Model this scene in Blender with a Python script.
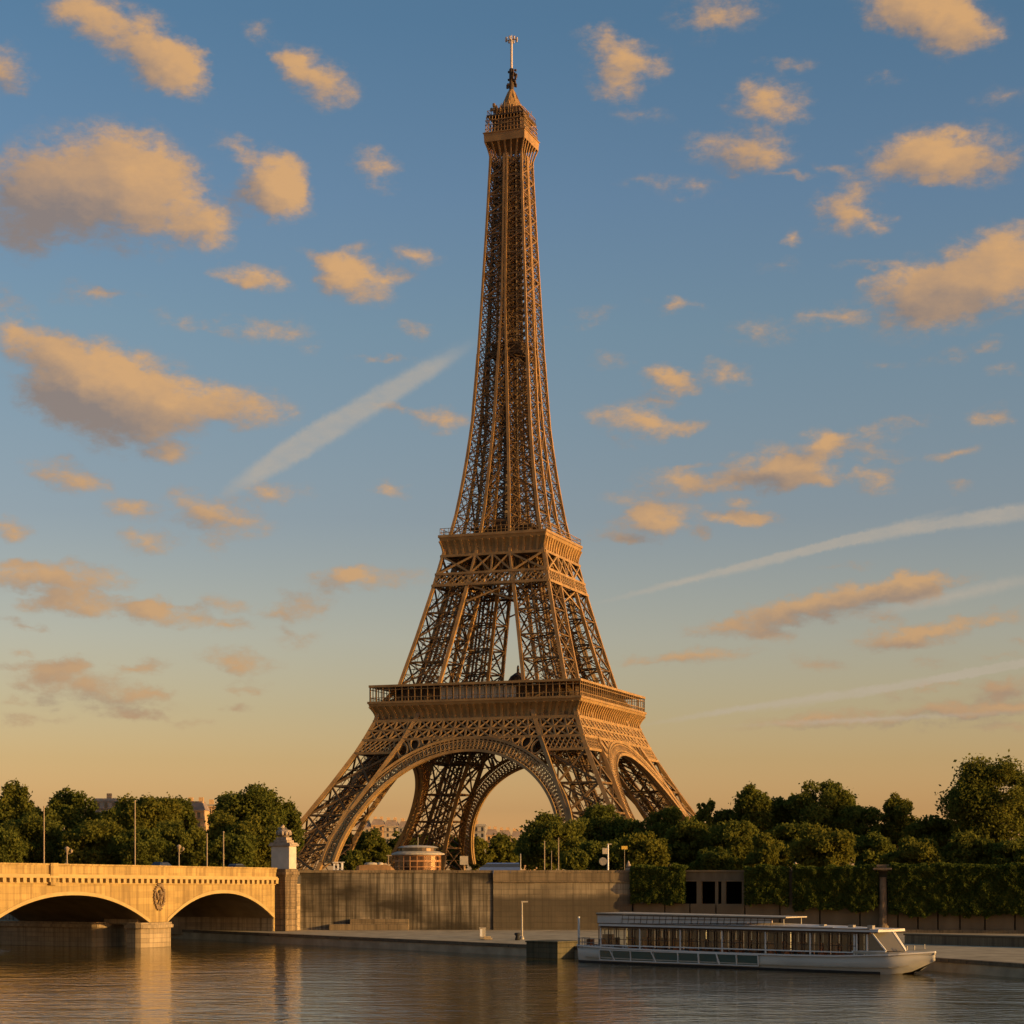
import bpy, math, random
import numpy as np
from mathutils import Vector
C = bpy.context.scene
for o in list(bpy.data.objects): bpy.data.objects.remove(o)
R = math.radians
# ------------------------------------------------------------------ camera, sky, sun, exposure
F, HOR, CAMZ = 2000.0, 870.0, 10.0          # focal length in pixels, horizon row, eye height above the water
cd = bpy.data.cameras.new('camera'); cam = bpy.data.objects.new('camera', cd); C.collection.objects.link(cam)
cam.location = (0, 0, CAMZ); cam.rotation_euler = (R(90), 0, 0)
cd.sensor_width = 36; cd.lens = 36 * F / 1024; cd.shift_y = (HOR - 512) / 1024
cd.clip_start = 1; cd.clip_end = 20000
C.camera = cam
SUN_AZ, SUN_EL = 113.0, 9.5                  # clockwise from +Y
sd = bpy.data.lights.new('sun', 'SUN'); sun = bpy.data.objects.new('sun', sd); C.collection.objects.link(sun)
sd.energy = 5.0; sd.angle = R(0.5); sd.color = (1.0, 0.61, 0.22)
sv = Vector((math.sin(R(SUN_AZ)) * math.cos(R(SUN_EL)), math.cos(R(SUN_AZ)) * math.cos(R(SUN_EL)), math.sin(R(SUN_EL))))
sun.rotation_euler = sv.to_track_quat('Z', 'Y').to_euler()
C.view_settings.view_transform = 'Standard'; C.view_settings.look = 'None'
C.view_settings.exposure = 0.35; C.view_settings.gamma = 1.0
C.cycles.max_bounces = 5; C.cycles.diffuse_bounces = 2; C.cycles.glossy_bounces = 3
C.cycles.transmission_bounces = 4; C.cycles.transparent_max_bounces = 6
C.cycles.caustics_reflective = False; C.cycles.caustics_refractive = False

def build_world():
    w = bpy.data.worlds.new('World'); C.world = w; w.use_nodes = True
    w.cycles.sampling_method = 'MANUAL'; w.cycles.sample_map_resolution = 512
    nt = w.node_tree; N = nt.nodes; L = nt.links
    bg = N['Background']; bg.inputs[1].default_value = 0.0785
    sky = N.new('ShaderNodeTexSky'); sky.sky_type = 'NISHITA'; sky.sun_disc = False
    sky.sun_elevation = R(SUN_EL); sky.sun_rotation = R(SUN_AZ)
    sky.air_density = 1.0; sky.dust_density = 1.6; sky.ozone_density = 1.2
    tc = N.new('ShaderNodeTexCoord')
    sep = N.new('ShaderNodeSeparateXYZ'); L.new(tc.outputs['Generated'], sep.inputs[0])
    def math_(op, a, b=None, c=None, clamp=False, tree=nt):
        m = tree.nodes.new('ShaderNodeMath'); m.operation = op; m.use_clamp = clamp
        for i, v in enumerate((a, b, c)):
            if v is None: continue
            if isinstance(v, (int, float)): m.inputs[i].default_value = v
            else: tree.links.new(v, m.inputs[i])
        return m.outputs[0]
    az = math_('ARCTAN2', sep.outputs[0], sep.outputs[1]); el = math_('ARCSINE', sep.outputs[2])
    comb = N.new('ShaderNodeCombineXYZ'); L.new(az, comb.inputs[0]); L.new(el, comb.inputs[1])
    # sunset tint of the sky by height above the horizon
    ramp = N.new('ShaderNodeValToRGB'); L.new(math_('MULTIPLY', el, 2.0, clamp=True), ramp.inputs[0])
    cr = ramp.color_ramp
    stops = SKY_TINT
    while len(cr.elements) < len(stops): cr.elements.new(0.5)
    for e, (p, c) in zip(cr.elements, stops): e.position = p; e.color = (*c, 1)
    tint = N.new('ShaderNodeMix'); tint.data_type = 'RGBA'; tint.blend_type = 'MULTIPLY'; tint.inputs['Factor'].default_value = 1
    L.new(sky.outputs[0], tint.inputs['A']); L.new(ramp.outputs[0], tint.inputs['B'])
    # cloud field: ragged ellipses spread over the sky dome by azimuth and elevation
    def polar(x, y):
        a = math.atan((x - 512) / F); return a, math.atan((HOR - y) / F * math.cos(a))
    def field(name, items):
        g = bpy.data.node_groups.new(name, 'ShaderNodeTree')
        g.interface.new_socket('Vector', in_out='INPUT', socket_type='NodeSocketVector')
        g.interface.new_socket('Value', in_out='OUTPUT', socket_type='NodeSocketFloat')
        gi = g.nodes.new('NodeGroupInput'); go = g.nodes.new('NodeGroupOutput'); acc = None
        for (x, y, rx, ry, rot, st) in items:
            a, e = polar(x, y)
            m = g.nodes.new('ShaderNodeMapping'); m.vector_type = 'TEXTURE'
            m.inputs['Location'].default_value = (a, e, 0); m.inputs['Rotation'].default_value = (0, 0, R(-rot))
            m.inputs['Scale'].default_value = (rx * 1.06 / F, ry * 1.08 / F, 1)
            g.links.new(gi.outputs[0], m.inputs['Vector'])
            t = g.nodes.new('ShaderNodeTexGradient'); t.gradient_type = 'SPHERICAL'; g.links.new(m.outputs[0], t.inputs[0])
            if acc is None: acc = math_('MULTIPLY', t.outputs['Fac'], st, tree=g)
            else:
                mm = math_('MULTIPLY', t.outputs['Fac'], st, tree=g)
                acc = math_('ADD', acc, mm, tree=g)
        g.links.new(acc, go.inputs[0]); return g
    def noise(vec, scale, detail, rough=0.55, off=None):
        n = N.new('ShaderNodeTexNoise'); n.inputs['Scale'].default_value = scale; n.inputs['Detail'].default_value = detail
        n.inputs['Roughness'].default_value = rough
        if off is not None:
            v = N.new('ShaderNodeVectorMath'); v.operation = 'MULTIPLY_ADD'; L.new(vec, v.inputs[0])
            v.inputs[1].default_value = off[0]; v.inputs[2].default_value = off[1]; vec = v.outputs[0]
        L.new(vec, n.inputs['Vector']); return n
    wn = noise(comb.outputs[0], 42, 4, 0.6, ((1, 1.5, 1), (3.1, 1.7, 0)))
    wv = N.new('ShaderNodeVectorMath'); wv.operation = 'MULTIPLY_ADD'; L.new(wn.outputs['Color'], wv.inputs[0])
    wv.inputs[1].default_value = (0.030, 0.017, 0); L.new(comb.outputs[0], wv.inputs[2])
    wv2 = N.new('ShaderNodeVectorMath'); wv2.operation = 'ADD'; L.new(wv.outputs[0], wv2.inputs[0]); wv2.inputs[1].default_value = (-0.015, -0.0085, 0)
    P = wv2.outputs[0]
    cg = field('cloud_field', CLOUDS[:NBIG]); cs = field('shred_field', CLOUDS[NBIG:])
    def use(g, vec):
        n = N.new('ShaderNodeGroup'); n.node_tree = g; L.new(vec, n.inputs[0]); return n.outputs[0]
    g0 = use(cg, P)
    so = N.new('ShaderNodeVectorMath'); so.operation = 'ADD'; L.new(P, so.inputs[0]); so.inputs[1].default_value = (0.010, 0.0060, 0)
    g1 = use(cg, so.outputs[0])
    fn = noise(comb.outputs[0], 72, 7, 0.66, ((1, 1.8, 1), (7.7, 2.3, 0)))
    rag = math_('MULTIPLY_ADD', fn.outputs['Fac'], 1.6, -0.78)
    gall = math_('ADD', g0, use(cs, P))
    body = math_('ADD', gall, math_('MULTIPLY', rag, math_('MULTIPLY', gall, 4.0, clamp=True)))
    mr = N.new('ShaderNodeMapRange'); mr.interpolation_type = 'SMOOTHSTEP'; L.new(body, mr.inputs['Value'])
    mr.inputs['From Min'].default_value = 0.02; mr.inputs['From Max'].default_value = 1.0
    dens = math_('MULTIPLY', mr.outputs[0], 0.90)
    diff = math_('SUBTRACT', g0, g1)
    gd = use(field('shadow_field', SHADES), P)
    litv = math_('ADD', math_('MULTIPLY_ADD', diff, 0.75, 0.56), math_('MULTIPLY', rag, 0.42))
    litv = math_('SUBTRACT', litv, math_('MULTIPLY', gd, 0.85))
    bn = noise(comb.outputs[0], 60, 5, 0.6, ((1, 1.6, 1), (1.3, 9.1, 0)))
    litv = math_('ADD', litv, math_('MULTIPLY_ADD', bn.outputs['Fac'], 0.9, -0.45))
    edge = N.new('ShaderNodeMapRange'); L.new(dens, edge.inputs['Value']); edge.inputs['From Max'].default_value = 0.8; edge.inputs['To Min'].default_value = -0.28; edge.inputs['To Max'].default_value = 0.0
    litv = math_('ADD', litv, edge.outputs[0])
    lit = N.new('ShaderNodeMapRange'); lit.interpolation_type = 'LINEAR'; L.new(litv, lit.inputs['Value'])
    lit.inputs['From Min'].default_value = -0.35; lit.inputs['From Max'].default_value = 1.20
    cc = N.new('ShaderNodeMix'); cc.data_type = 'RGBA'; L.new(lit.outputs[0], cc.inputs['Factor'])
    cc.inputs['A'].default_value = CLOUD_DARK; cc.inputs['B'].default_value = CLOUD_LIT
    lowm = N.new('ShaderNodeMapRange'); L.new(el, lowm.inputs['Value']); lowm.inputs['From Min'].default_value = 0.03; lowm.inputs['From Max'].default_value = 0.26
    lowm.inputs['To Min'].default_value = 0.40
    fadec = N.new('ShaderNodeMix'); fadec.data_type = 'RGBA'; L.new(lowm.outputs[0], fadec.inputs['Factor']); fadec.inputs['A'].default_value = CLOUD_LOW
    L.new(cc.outputs['Result'], fadec.inputs['B']); cc = fadec
    m1 = N.new('ShaderNodeMix'); m1.data_type = 'RGBA'; L.new(dens, m1.inputs['Factor'])
    L.new(tint.outputs['Result'], m1.inputs['A']); L.new(cc.outputs['Result'], m1.inputs['B'])
    # vapour trails
    tn = noise(comb.outputs[0], 240, 3, 0.6)
    tv = N.new('ShaderNodeVectorMath'); tv.operation = 'MULTIPLY_ADD'; L.new(tn.outputs['Color'], tv.inputs[0])
    tv.inputs[1].default_value = (0.003, 0.003, 0); L.new(comb.outputs[0], tv.inputs[2])
    tg = use(field('trail_field', TRAILS), tv.outputs[0])
    tf = N.new('ShaderNodeMapRange'); tf.interpolation_type = 'SMOOTHSTEP'; L.new(tg, tf.inputs['Value'])
    tf.inputs['From Max'].default_value = 0.8
    tfac = math_('MULTIPLY', tf.outputs[0], math_('MULTIPLY_ADD', fn.outputs['Fac'], 0.7, 0.18), clamp=True)
    m2 = N.new('ShaderNodeMix'); m2.data_type = 'RGBA'; L.new(tfac, m2.inputs['Factor'])
    L.new(m1.outputs['Result'], m2.inputs['A']); m2.inputs['B'].default_value = TRAIL_COL
    L.new(m2.outputs['Result'], bg.inputs[0])

SKY_TINT = [(0.01, (4.278, 2.561, 1.762)), (0.06, (2.447, 1.551, 1.158)), (0.1099, (2.081, 1.368, 0.972)), (0.1597, (1.891, 1.343, 1.032)), (0.229, (1.779, 1.366, 1.201)), (0.3465, (1.366, 1.196, 1.217)), (0.5274, (1.23, 1.288, 1.332)), (0.6465, (1.101, 1.244, 1.412)), (0.8037, (0.877, 1.171, 1.368)), (1.0, (0.877, 1.171, 1.368))]
CLOUD_LIT = (7.0, 3.95, 1.62, 1); CLOUD_DARK = (2.6, 2.05, 1.80, 1); CLOUD_LOW = (3.7, 2.6, 1.75, 1)
SHADES = [(0,225,170,80,10,1),(90,245,120,45,8,.6),(110,440,130,52,14,.95),(50,410,90,44,10,.5),(60,345,40,22,20,.5),(0,85,40,26,0,.8),(255,205,34,24,20,.35),
 (750,160,60,26,8,.5),(1010,165,60,24,0,.6),(930,305,70,26,0,.5),(1000,312,60,20,0,.4),(860,606,110,15,-9,.7),(900,725,150,14,-3,.8),(1010,690,60,16,-2,.6),(110,705,90,20,8,.6),(760,478,60,16,0,.45),(640,540,70,16,0,.45),(210,522,60,10,6,.3),(150,62,50,20,20,.3),(960,45,60,20,10,.4)]; TRAIL_COL = (5.0, 4.2, 3.3, 1)
CLOUDS = [  # centre, half sizes in picture pixels of sky, tilt, weight
 (140,45,75,36,22,1),(80,14,50,24,10,.9),(178,68,40,30,30,.9),(0,70,34,28,0,.8),(315,76,52,28,18,.95),(288,66,26,16,10,.6),(258,33,26,13,0,.5),
 (110,192,118,60,10,1.1),(35,200,70,48,0,1),(130,172,75,50,0,1),(208,222,38,34,10,.85),(15,240,55,26,0,.6),
 (268,182,38,40,30,1),(233,146,22,18,40,.6),(284,192,36,34,20,.9),(373,168,32,19,20,.75),
 (252,278,44,14,8,.8),(358,278,50,28,14,1),(340,268,24,20,0,.6),(418,258,32,15,10,.65),(90,298,46,14,4,.45),(265,328,60,15,0,.5),(180,318,30,12,5,.4),(313,345,22,8,0,.4),
 (20,335,46,28,12,.95),(62,352,38,24,25,.7),(110,390,110,50,8,1.1),(85,384,70,42,0,1),(170,405,75,32,6,1),(248,408,56,26,0,.95),(115,430,70,28,10,.8),(165,453,34,16,6,.7),
 (68,475,50,20,8,.95),(440,420,30,15,6,.85),(393,487,22,11,8,.75),(215,514,68,22,10,1),(270,491,52,13,4,.6),(128,508,32,16,6,.75),(148,538,46,14,2,.8),(12,527,26,14,8,.75),(215,546,18,14,30,.55),
 (18,575,46,18,8,.8),(70,583,46,20,12,.85),(80,606,52,15,4,.9),(112,578,30,15,8,.6),(28,608,22,9,4,.5),
 (165,617,52,14,4,.85),(158,604,24,10,10,.7),(228,604,28,12,6,.6),(234,626,36,10,4,.7),(285,610,42,13,4,.75),(345,580,50,17,-4,.8),(312,600,26,10,0,.5),(395,578,44,12,-3,.4),(350,570,28,12,0,.6),
 (20,649,20,6,2,.55),(90,690,92,21,9,.75),(130,715,50,9,2,.6),(150,690,32,8,2,.6),(235,659,48,13,6,.75),(135,671,32,7,2,.6),(72,666,32,8,3,.55),(247,690,22,6,0,.55),(190,722,36,6,2,.4),(20,703,28,6,2,.4),
 (628,60,48,22,12,.95),(615,87,34,16,10,.75),(610,35,34,14,4,.5),(720,14,60,26,-6,.6),(935,15,80,34,14,.9),(900,0,60,28,6,.9),(950,32,52,28,10,.8),
 (770,103,44,25,6,.95),(735,148,72,24,8,.65),(762,155,32,24,10,.6),(950,158,92,32,3,1),(925,160,60,26,0,.8),(845,208,36,18,10,.6),(880,228,30,12,4,.6),(795,234,20,12,4,.65),(855,188,40,16,-20,.45),(690,188,44,14,0,.4),
 (965,285,120,46,-14,.95),(1000,268,66,44,-10,.9),(920,288,66,26,0,.7),(935,312,46,20,0,.6),(835,315,40,15,4,.55),(765,330,64,16,0,.42),(685,303,22,8,0,.45),
 (668,380,42,15,6,.8),(726,373,28,17,10,.65),(632,425,42,22,8,.8),(672,426,40,9,0,.5),(600,412,32,12,0,.4),
 (820,441,30,18,4,.9),(775,466,68,26,-4,.95),(800,470,44,18,0,.8),(875,482,30,16,-4,.8),(855,437,54,14,-4,.5),(950,455,42,9,-10,.5),
 (680,481,60,16,4,.75),(655,503,66,14,6,.6),(638,528,64,18,-4,.65),(732,520,38,9,4,.7),(742,501,26,8,0,.7),(660,520,36,15,6,.8),
 (845,601,125,20,-9,.95),(790,610,70,14,-9,.8),(910,582,80,12,-6,.8),(725,628,52,11,-4,.75),(905,637,64,16,-7,.85),(930,630,40,10,0,.7),(1000,620,42,9,-4,.5),(970,623,26,6,0,.5),
 (700,657,66,12,-4,.75),(650,662,66,7,-4,.4),(1000,655,36,6,0,.4),
 (930,716,150,11,-3,.8),(1010,684,56,11,-4,.75),(930,687,28,6,0,.6),(800,721,80,10,-5,.65),(1000,704,90,13,-2,.8),(1010,728,70,8,0,.5),
 (1010,370,26,10,0,.3),(1000,100,40,14,-10,.3),(990,425,26,8,0,.3)]
import random as _r
NBIG = len(CLOUDS)
_r.seed(11)
for _x0,_x1,_y0,_y1,_n,_w in ((0,300,560,640,12,.42),(0,260,640,725,12,.42),(560,760,360,540,12,.42),(700,1024,560,740,14,.42),(740,1000,330,500,10,.4),(0,460,240,520,12,.4),(560,1000,60,330,14,.38)):
    for _i in range(_n): CLOUDS.append((_r.uniform(_x0,_x1),_r.uniform(_y0,_y1),_r.uniform(16,44),_r.uniform(5,12),_r.uniform(-8,10),_w*_r.uniform(.8,1.4)))
TRAILS = [(350,415,150,15,-31,.95),(300,445,95,14,-33,.8),(410,380,90,11,-28,.5),
 (700,574,120,4.5,-14,.8),(820,545,150,6,-14,.95),(930,523,150,7.5,-9.5,1),(1040,508,120,8.5,-7,1),
 (960,592,130,9,-11,.7),(760,703,130,4.5,-9,.9),(900,683,160,5.5,-9.5,1),(1010,663,120,5.5,-10,1),(880,716,170,4,-2,.7)]
build_world()

# ------------------------------------------------------------------ helpers
def px(x, y, D): return ((x - 512) / F * D, D, CAMZ + (HOR - y) / F * D)
def pX(x, D): return (x - 512) / F * D
def pZ(y, D): return CAMZ + (HOR - y) / F * D
class MB:
    def __init__(s): s.v = []; s.f = []
    def face(s, pts):
        n = len(s.v); s.v += [tuple(p) for p in pts]; s.f.append(tuple(range(n, n + len(pts)))); return s
    def hexa(s, p):
        n = len(s.v); s.v += [tuple(q) for q in p]
        s.f += [tuple(n + i for i in q) for q in ((3,2,1,0),(4,5,6,7),(0,1,5,4),(1,2,6,5),(2,3,7,6),(3,0,4,7))]; return s
    def box(s, x0, x1, y0, y1, z0, z1):
        return s.hexa([(x0,y0,z0),(x1,y0,z0),(x1,y1,z0),(x0,y1,z0),(x0,y0,z1),(x1,y0,z1),(x1,y1,z1),(x0,y1,z1)])
    def bar(s, a, b, w, h=None, up=(0, 0, 1)):
        h = w if h is None else h
        ax, ay, az = b[0]-a[0], b[1]-a[1], b[2]-a[2]
        l = math.sqrt(ax*ax+ay*ay+az*az)
        if l < 1e-6: return s
        ax /= l; ay /= l; az /= l
        sx, sy, sz = ay*up[2]-az*up[1], az*up[0]-ax*up[2], ax*up[1]-ay*up[0]
        m = math.sqrt(sx*sx+sy*sy+sz*sz)
        if m < 1e-4: sx, sy, sz, m = 1.0, 0.0, 0.0, 1.0
        sx /= m; sy /= m; sz /= m
        tx, ty, tz = sy*az-sz*ay, sz*ax-sx*az, sx*ay-sy*ax
        w *= .5; h *= .5; q = []
        for p in (a, b):
            for i, j in ((-1,-1),(1,-1),(1,1),(-1,1)):
                q.append((p[0]+sx*w*i+tx*h*j, p[1]+sy*w*i+ty*h*j, p[2]+sz*w*i+tz*h*j))
        return s.hexa(q)
    def tube(s, pts, rad, n=8, cap=True):
        base = len(s.v); k = len(pts)
        for i, p in enumerate(pts):
            a = Vector(pts[max(0, i-1)]); b = Vector(pts[min(k-1, i+1)]); d = (b - a).normalized()
            u = d.cross(Vector((0, 0, 1)))
            if u.length < 1e-3: u = Vector((1, 0, 0))
            u.normalize(); w = d.cross(u); r = rad[i] if hasattr(rad, '__len__') else rad
            for j in range(n):
                t = 2*math.pi*j/n; q = Vector(p) + u*(r*math.cos(t)) + w*(r*math.sin(t)); s.v.append(tuple(q))
        for i in range(k-1):
            for j in range(n):
                s.f.append((base+i*n+j, base+i*n+(j+1) % n, base+(i+1)*n+(j+1) % n, base+(i+1)*n+j))
        if cap: s.f.append(tuple(base+j for j in range(n))); s.f.append(tuple(base+(k-1)*n+j for j in reversed(range(n))))
        return s
    def lathe(s, prof, cx=0, cy=0, n=20, sx=1, sy=1):      # prof: (r, z)
        base = len(s.v)
        for r, z in prof:
            for j in range(n):
                t = 2*math.pi*j/n; s.v.append((cx+sx*r*math.cos(t), cy+sy*r*math.sin(t), z))
        for i in range(len(prof)-1):
            for j in range(n): s.f.append((base+i*n+j, base+i*n+(j+1) % n, base+(i+1)*n+(j+1) % n, base+(i+1)*n+j))
        s.f.append(tuple(base+j for j in reversed(range(n)))); s.f.append(tuple(base+(len(prof)-1)*n+j for j in range(n)))
        return s
    def prism(s, poly, z0, z1):
        n = len(s.v); k = len(poly)
        s.v += [(x, y, z0) for x, y in poly] + [(x, y, z1) for x, y in poly]
        s.f.append(tuple(n+i for i in reversed(range(k)))); s.f.append(tuple(n+k+i for i in range(k)))
        for i in range(k): j = (i+1) % k; s.f.append((n+i, n+j, n+k+j, n+k+i))
        return s
    def build(s, name, m, parent=None, smooth=False, bevel=0):
        me = bpy.data.meshes.new(name); me.from_pydata(s.v, [], s.f); me.materials.append(m)
        if smooth: me.polygons.foreach_set('use_smooth', [True]*len(me.polygons))
        o = bpy.data.objects.new(name, me); C.collection.objects.link(o); o.parent = parent
        if bevel:
            b = o.modifiers.new('bevel', 'BEVEL'); b.width = bevel; b.segments = 2; b.limit_method = 'ANGLE'
        return o
def tag(o, label=None, cat=None, group=None, kind=None):
    if label: o['label'] = label
    if cat: o['category'] = cat
    if group: o['group'] = group
    if kind: o['kind'] = kind
    return o
def thing(name, label, cat, loc=(0, 0, 0), rz=0, group=None):
    o = bpy.data.objects.new(name, None); C.collection.objects.link(o); o.empty_display_size = .5
    o.location = loc; o.rotation_euler = (0, 0, rz); return tag(o, label, cat, group)
def copy_tree(o, parent=None):
    c = o.copy(); C.collection.objects.link(c); c.parent = parent
    for ch in list(o.children): copy_tree(ch, c)
    return c

# ------------------------------------------------------------------ materials
def mat(name, col, rough=.7, var=.25, scale=1.0, col2=None, bump=0, metal=0, stretch=(1, 1, 1), spec=.3, detail=5):
    m = bpy.data.materials.new(name); m.use_nodes = True; nt = m.node_tree; N = nt.nodes; L = nt.links; b = N['Principled BSDF']
    b.inputs['Roughness'].default_value = rough; b.inputs['Metallic'].default_value = metal; b.inputs['Specular IOR Level'].default_value = spec
    tc = N.new('ShaderNodeTexCoord'); mp = N.new('ShaderNodeMapping'); L.new(tc.outputs['Object'], mp.inputs[0]); mp.inputs['Scale'].default_value = stretch
    n = N.new('ShaderNodeTexNoise'); n.inputs['Scale'].default_value = scale; n.inputs['Detail'].default_value = detail; L.new(mp.outputs[0], n.inputs['Vector'])
    r = N.new('ShaderNodeMapRange'); L.new(n.outputs['Fac'], r.inputs['Value']); r.inputs['From Min'].default_value = .3; r.inputs['From Max'].default_value = .7
    mx = N.new('ShaderNodeMix'); mx.data_type = 'RGBA'; L.new(r.outputs[0], mx.inputs['Factor'])
    if col2 is None: col2 = tuple(c*(1-var) for c in col)
    mx.inputs['A'].default_value = (*col2, 1); mx.inputs['B'].default_value = (*col, 1)
    L.new(mx.outputs['Result'], b.inputs['Base Color'])
    if bump:
        bp = N.new('ShaderNodeBump'); bp.inputs['Strength'].default_value = bump; bp.inputs['Distance'].default_value = .1
        L.new(n.outputs['Fac'], bp.inputs['Height']); L.new(bp.outputs[0], b.inputs['Normal'])
    return m
def stone(name, col, joint, bw=1.4, bh=.55, streak=.5, streak_col=(.03, .025, .018), axis='X', streak_lo=.48, mortar=.02, patch=.0, base_dark=None):
    """coursed ashlar with rain streaks running down; axis = local direction the face runs along"""
    m = bpy.data.materials.new(name); m.use_nodes = True; nt = m.node_tree; N = nt.nodes; L = nt.links; b = N['Principled BSDF']
    b.inputs['Roughness'].default_value = .85; b.inputs['Specular IOR Level'].default_value = .2
    tc = N.new('ShaderNodeTexCoord'); sp = N.new('ShaderNodeSeparateXYZ'); L.new(tc.outputs['Object'], sp.inputs[0])
    ad = N.new('ShaderNodeMath'); ad.operation = 'ADD'; L.new(sp.outputs[0], ad.inputs[0]); L.new(sp.outputs[1], ad.inputs[1])
    cb = N.new('ShaderNodeCombineXYZ'); L.new(ad.outputs[0], cb.inputs[0]); L.new(sp.outputs[2], cb.inputs[1])
    br = N.new('ShaderNodeTexBrick'); L.new(cb.outputs[0], br.inputs['Vector']); br.inputs['Scale'].default_value = 1
    br.inputs['Brick Width'].default_value = bw; br.inputs['Row Height'].default_value = bh; br.inputs['Mortar Size'].default_value = mortar
    br.inputs['Color1'].default_value = (*col, 1); br.inputs['Color2'].default_value = (*[c*.66 for c in col], 1); br.inputs['Mortar'].default_value = (*joint, 1)
    br.inputs['Bias'].default_value = -.2
    def nz(sx, sy, sc, det=5):
        mp = N.new('ShaderNodeMapping'); L.new(cb.outputs[0], mp.inputs[0]); mp.inputs['Scale'].default_value = (sx, sy, 1)
        n = N.new('ShaderNodeTexNoise'); n.inputs['Scale'].default_value = sc; n.inputs['Detail'].default_value = det; L.new(mp.outputs[0], n.inputs['Vector']); return n.outputs['Fac']
    def mix(fac, a, bcol, k):
        r = N.new('ShaderNodeMapRange'); L.new(fac, r.inputs['Value']); r.inputs['From Min'].default_value = k[0]; r.inputs['From Max'].default_value = k[1]; r.inputs['To Max'].default_value = k[2]
        x = N.new('ShaderNodeMix'); x.data_type = 'RGBA'; L.new(r.outputs[0], x.inputs['Factor']); L.new(a, x.inputs['A']); x.inputs['B'].default_value = (*bcol, 1); return x.outputs['Result']
    c = mix(nz(.25, .25, 1), br.outputs['Color'], [q*.6 for q in col], (.42, .7, .7))
    c = mix(nz(1.6, .06, 1, 6), c, streak_col, (streak_lo, streak_lo+.2, streak))
    c = mix(nz(4.5, .11, 1, 6), c, streak_col, (.5, .72, streak*.8)); c = mix(nz(.08, 2.4, 1, 5), c, streak_col, (.54, .7, streak*.45))
    if patch: c = mix(nz(.07, .16, 1, 6), c, streak_col, (.42, .58, patch))
    if base_dark:
        zr = N.new('ShaderNodeMath'); zr.operation = 'MULTIPLY_ADD'; L.new(nz(.12, .1, 1, 5), zr.inputs[0]); zr.inputs[1].default_value = -3.2
        zs = N.new('ShaderNodeMath'); zs.operation = 'SUBTRACT'; zs.inputs[0].default_value = base_dark+1.6; L.new(sp.outputs[2], zs.inputs[1]); L.new(zs.outputs[0], zr.inputs[2])
        c = mix(zr.outputs[0], c, streak_col, (-.3, .5, .8))
    L.new(c, b.inputs['Base Color'])
    bp = N.new('ShaderNodeBump'); bp.inputs['Strength'].default_value = .5; bp.inputs['Distance'].default_value = .05
    L.new(br.outputs['Fac'], bp.inputs['Height']); bp.invert = True; L.new(bp.outputs[0], b.inputs['Normal'])
    return m
def leaf(name, c1, c2, trans=.3):
    m = bpy.data.materials.new(name); m.use_nodes = True; nt = m.node_tree; N = nt.nodes; L = nt.links
    N.remove(N['Principled BSDF'])
    at = N.new('ShaderNodeAttribute'); at.attribute_name = 'tone'
    mx = N.new('ShaderNodeMix'); mx.data_type = 'RGBA'; L.new(at.outputs['Fac'], mx.inputs['Factor'])
    mx.inputs['A'].default_value = (*c1, 1); mx.inputs['B'].default_value = (*c2, 1)
    d = N.new('ShaderNodeBsdfDiffuse'); t = N.new('ShaderNodeBsdfTranslucent'); s = N.new('ShaderNodeMixShader'); s.inputs[0].default_value = trans
    L.new(mx.outputs['Result'], d.inputs[0]); L.new(mx.outputs['Result'], t.inputs[0])
    L.new(d.outputs[0], s.inputs[1]); L.new(t.outputs[0], s.inputs[2]); L.new(s.outputs[0], N['Material Output'].inputs[0])
    return m
def glass(name, tint=(.05, .05, .045), rough=.08):
    m = bpy.data.materials.new(name); m.use_nodes = True; b = m.node_tree.nodes['Principled BSDF']
    b.inputs['Base Color'].default_value = (*tint, 1); b.inputs['Roughness'].default_value = rough; b.inputs['Specular IOR Level'].default_value = .8
    nt = m.node_tree; tc = nt.nodes.new('ShaderNodeTexCoord'); n = nt.nodes.new('ShaderNodeTexNoise'); n.inputs['Scale'].default_value = .6
    nt.links.new(tc.outputs['Object'], n.inputs['Vector'])
    bp = nt.nodes.new('ShaderNodeBump'); bp.inputs['Strength'].default_value = .15; bp.inputs['Distance'].default_value = .1
    nt.links.new(n.outputs['Fac'], bp.inputs['Height']); nt.links.new(bp.outputs[0], b.inputs['Normal'])
    return m
def clear_glass(name, amount=.45):
    m = bpy.data.materials.new(name); m.use_nodes = True; nt = m.node_tree; N = nt.nodes; L = nt.links
    g = N.new('ShaderNodeBsdfGlossy'); g.inputs['Roughness'].default_value = .05; g.inputs['Color'].default_value = (.8, .8, .8, 1)
    t = N.new('ShaderNodeBsdfTransparent'); t.inputs[0].default_value = (.75, .78, .74, 1); s = N.new('ShaderNodeMixShader'); s.inputs[0].default_value = amount
    L.new(t.outputs[0], s.inputs[1]); L.new(g.outputs[0], s.inputs[2]); L.new(s.outputs[0], N['Material Output'].inputs[0]); return m
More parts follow.
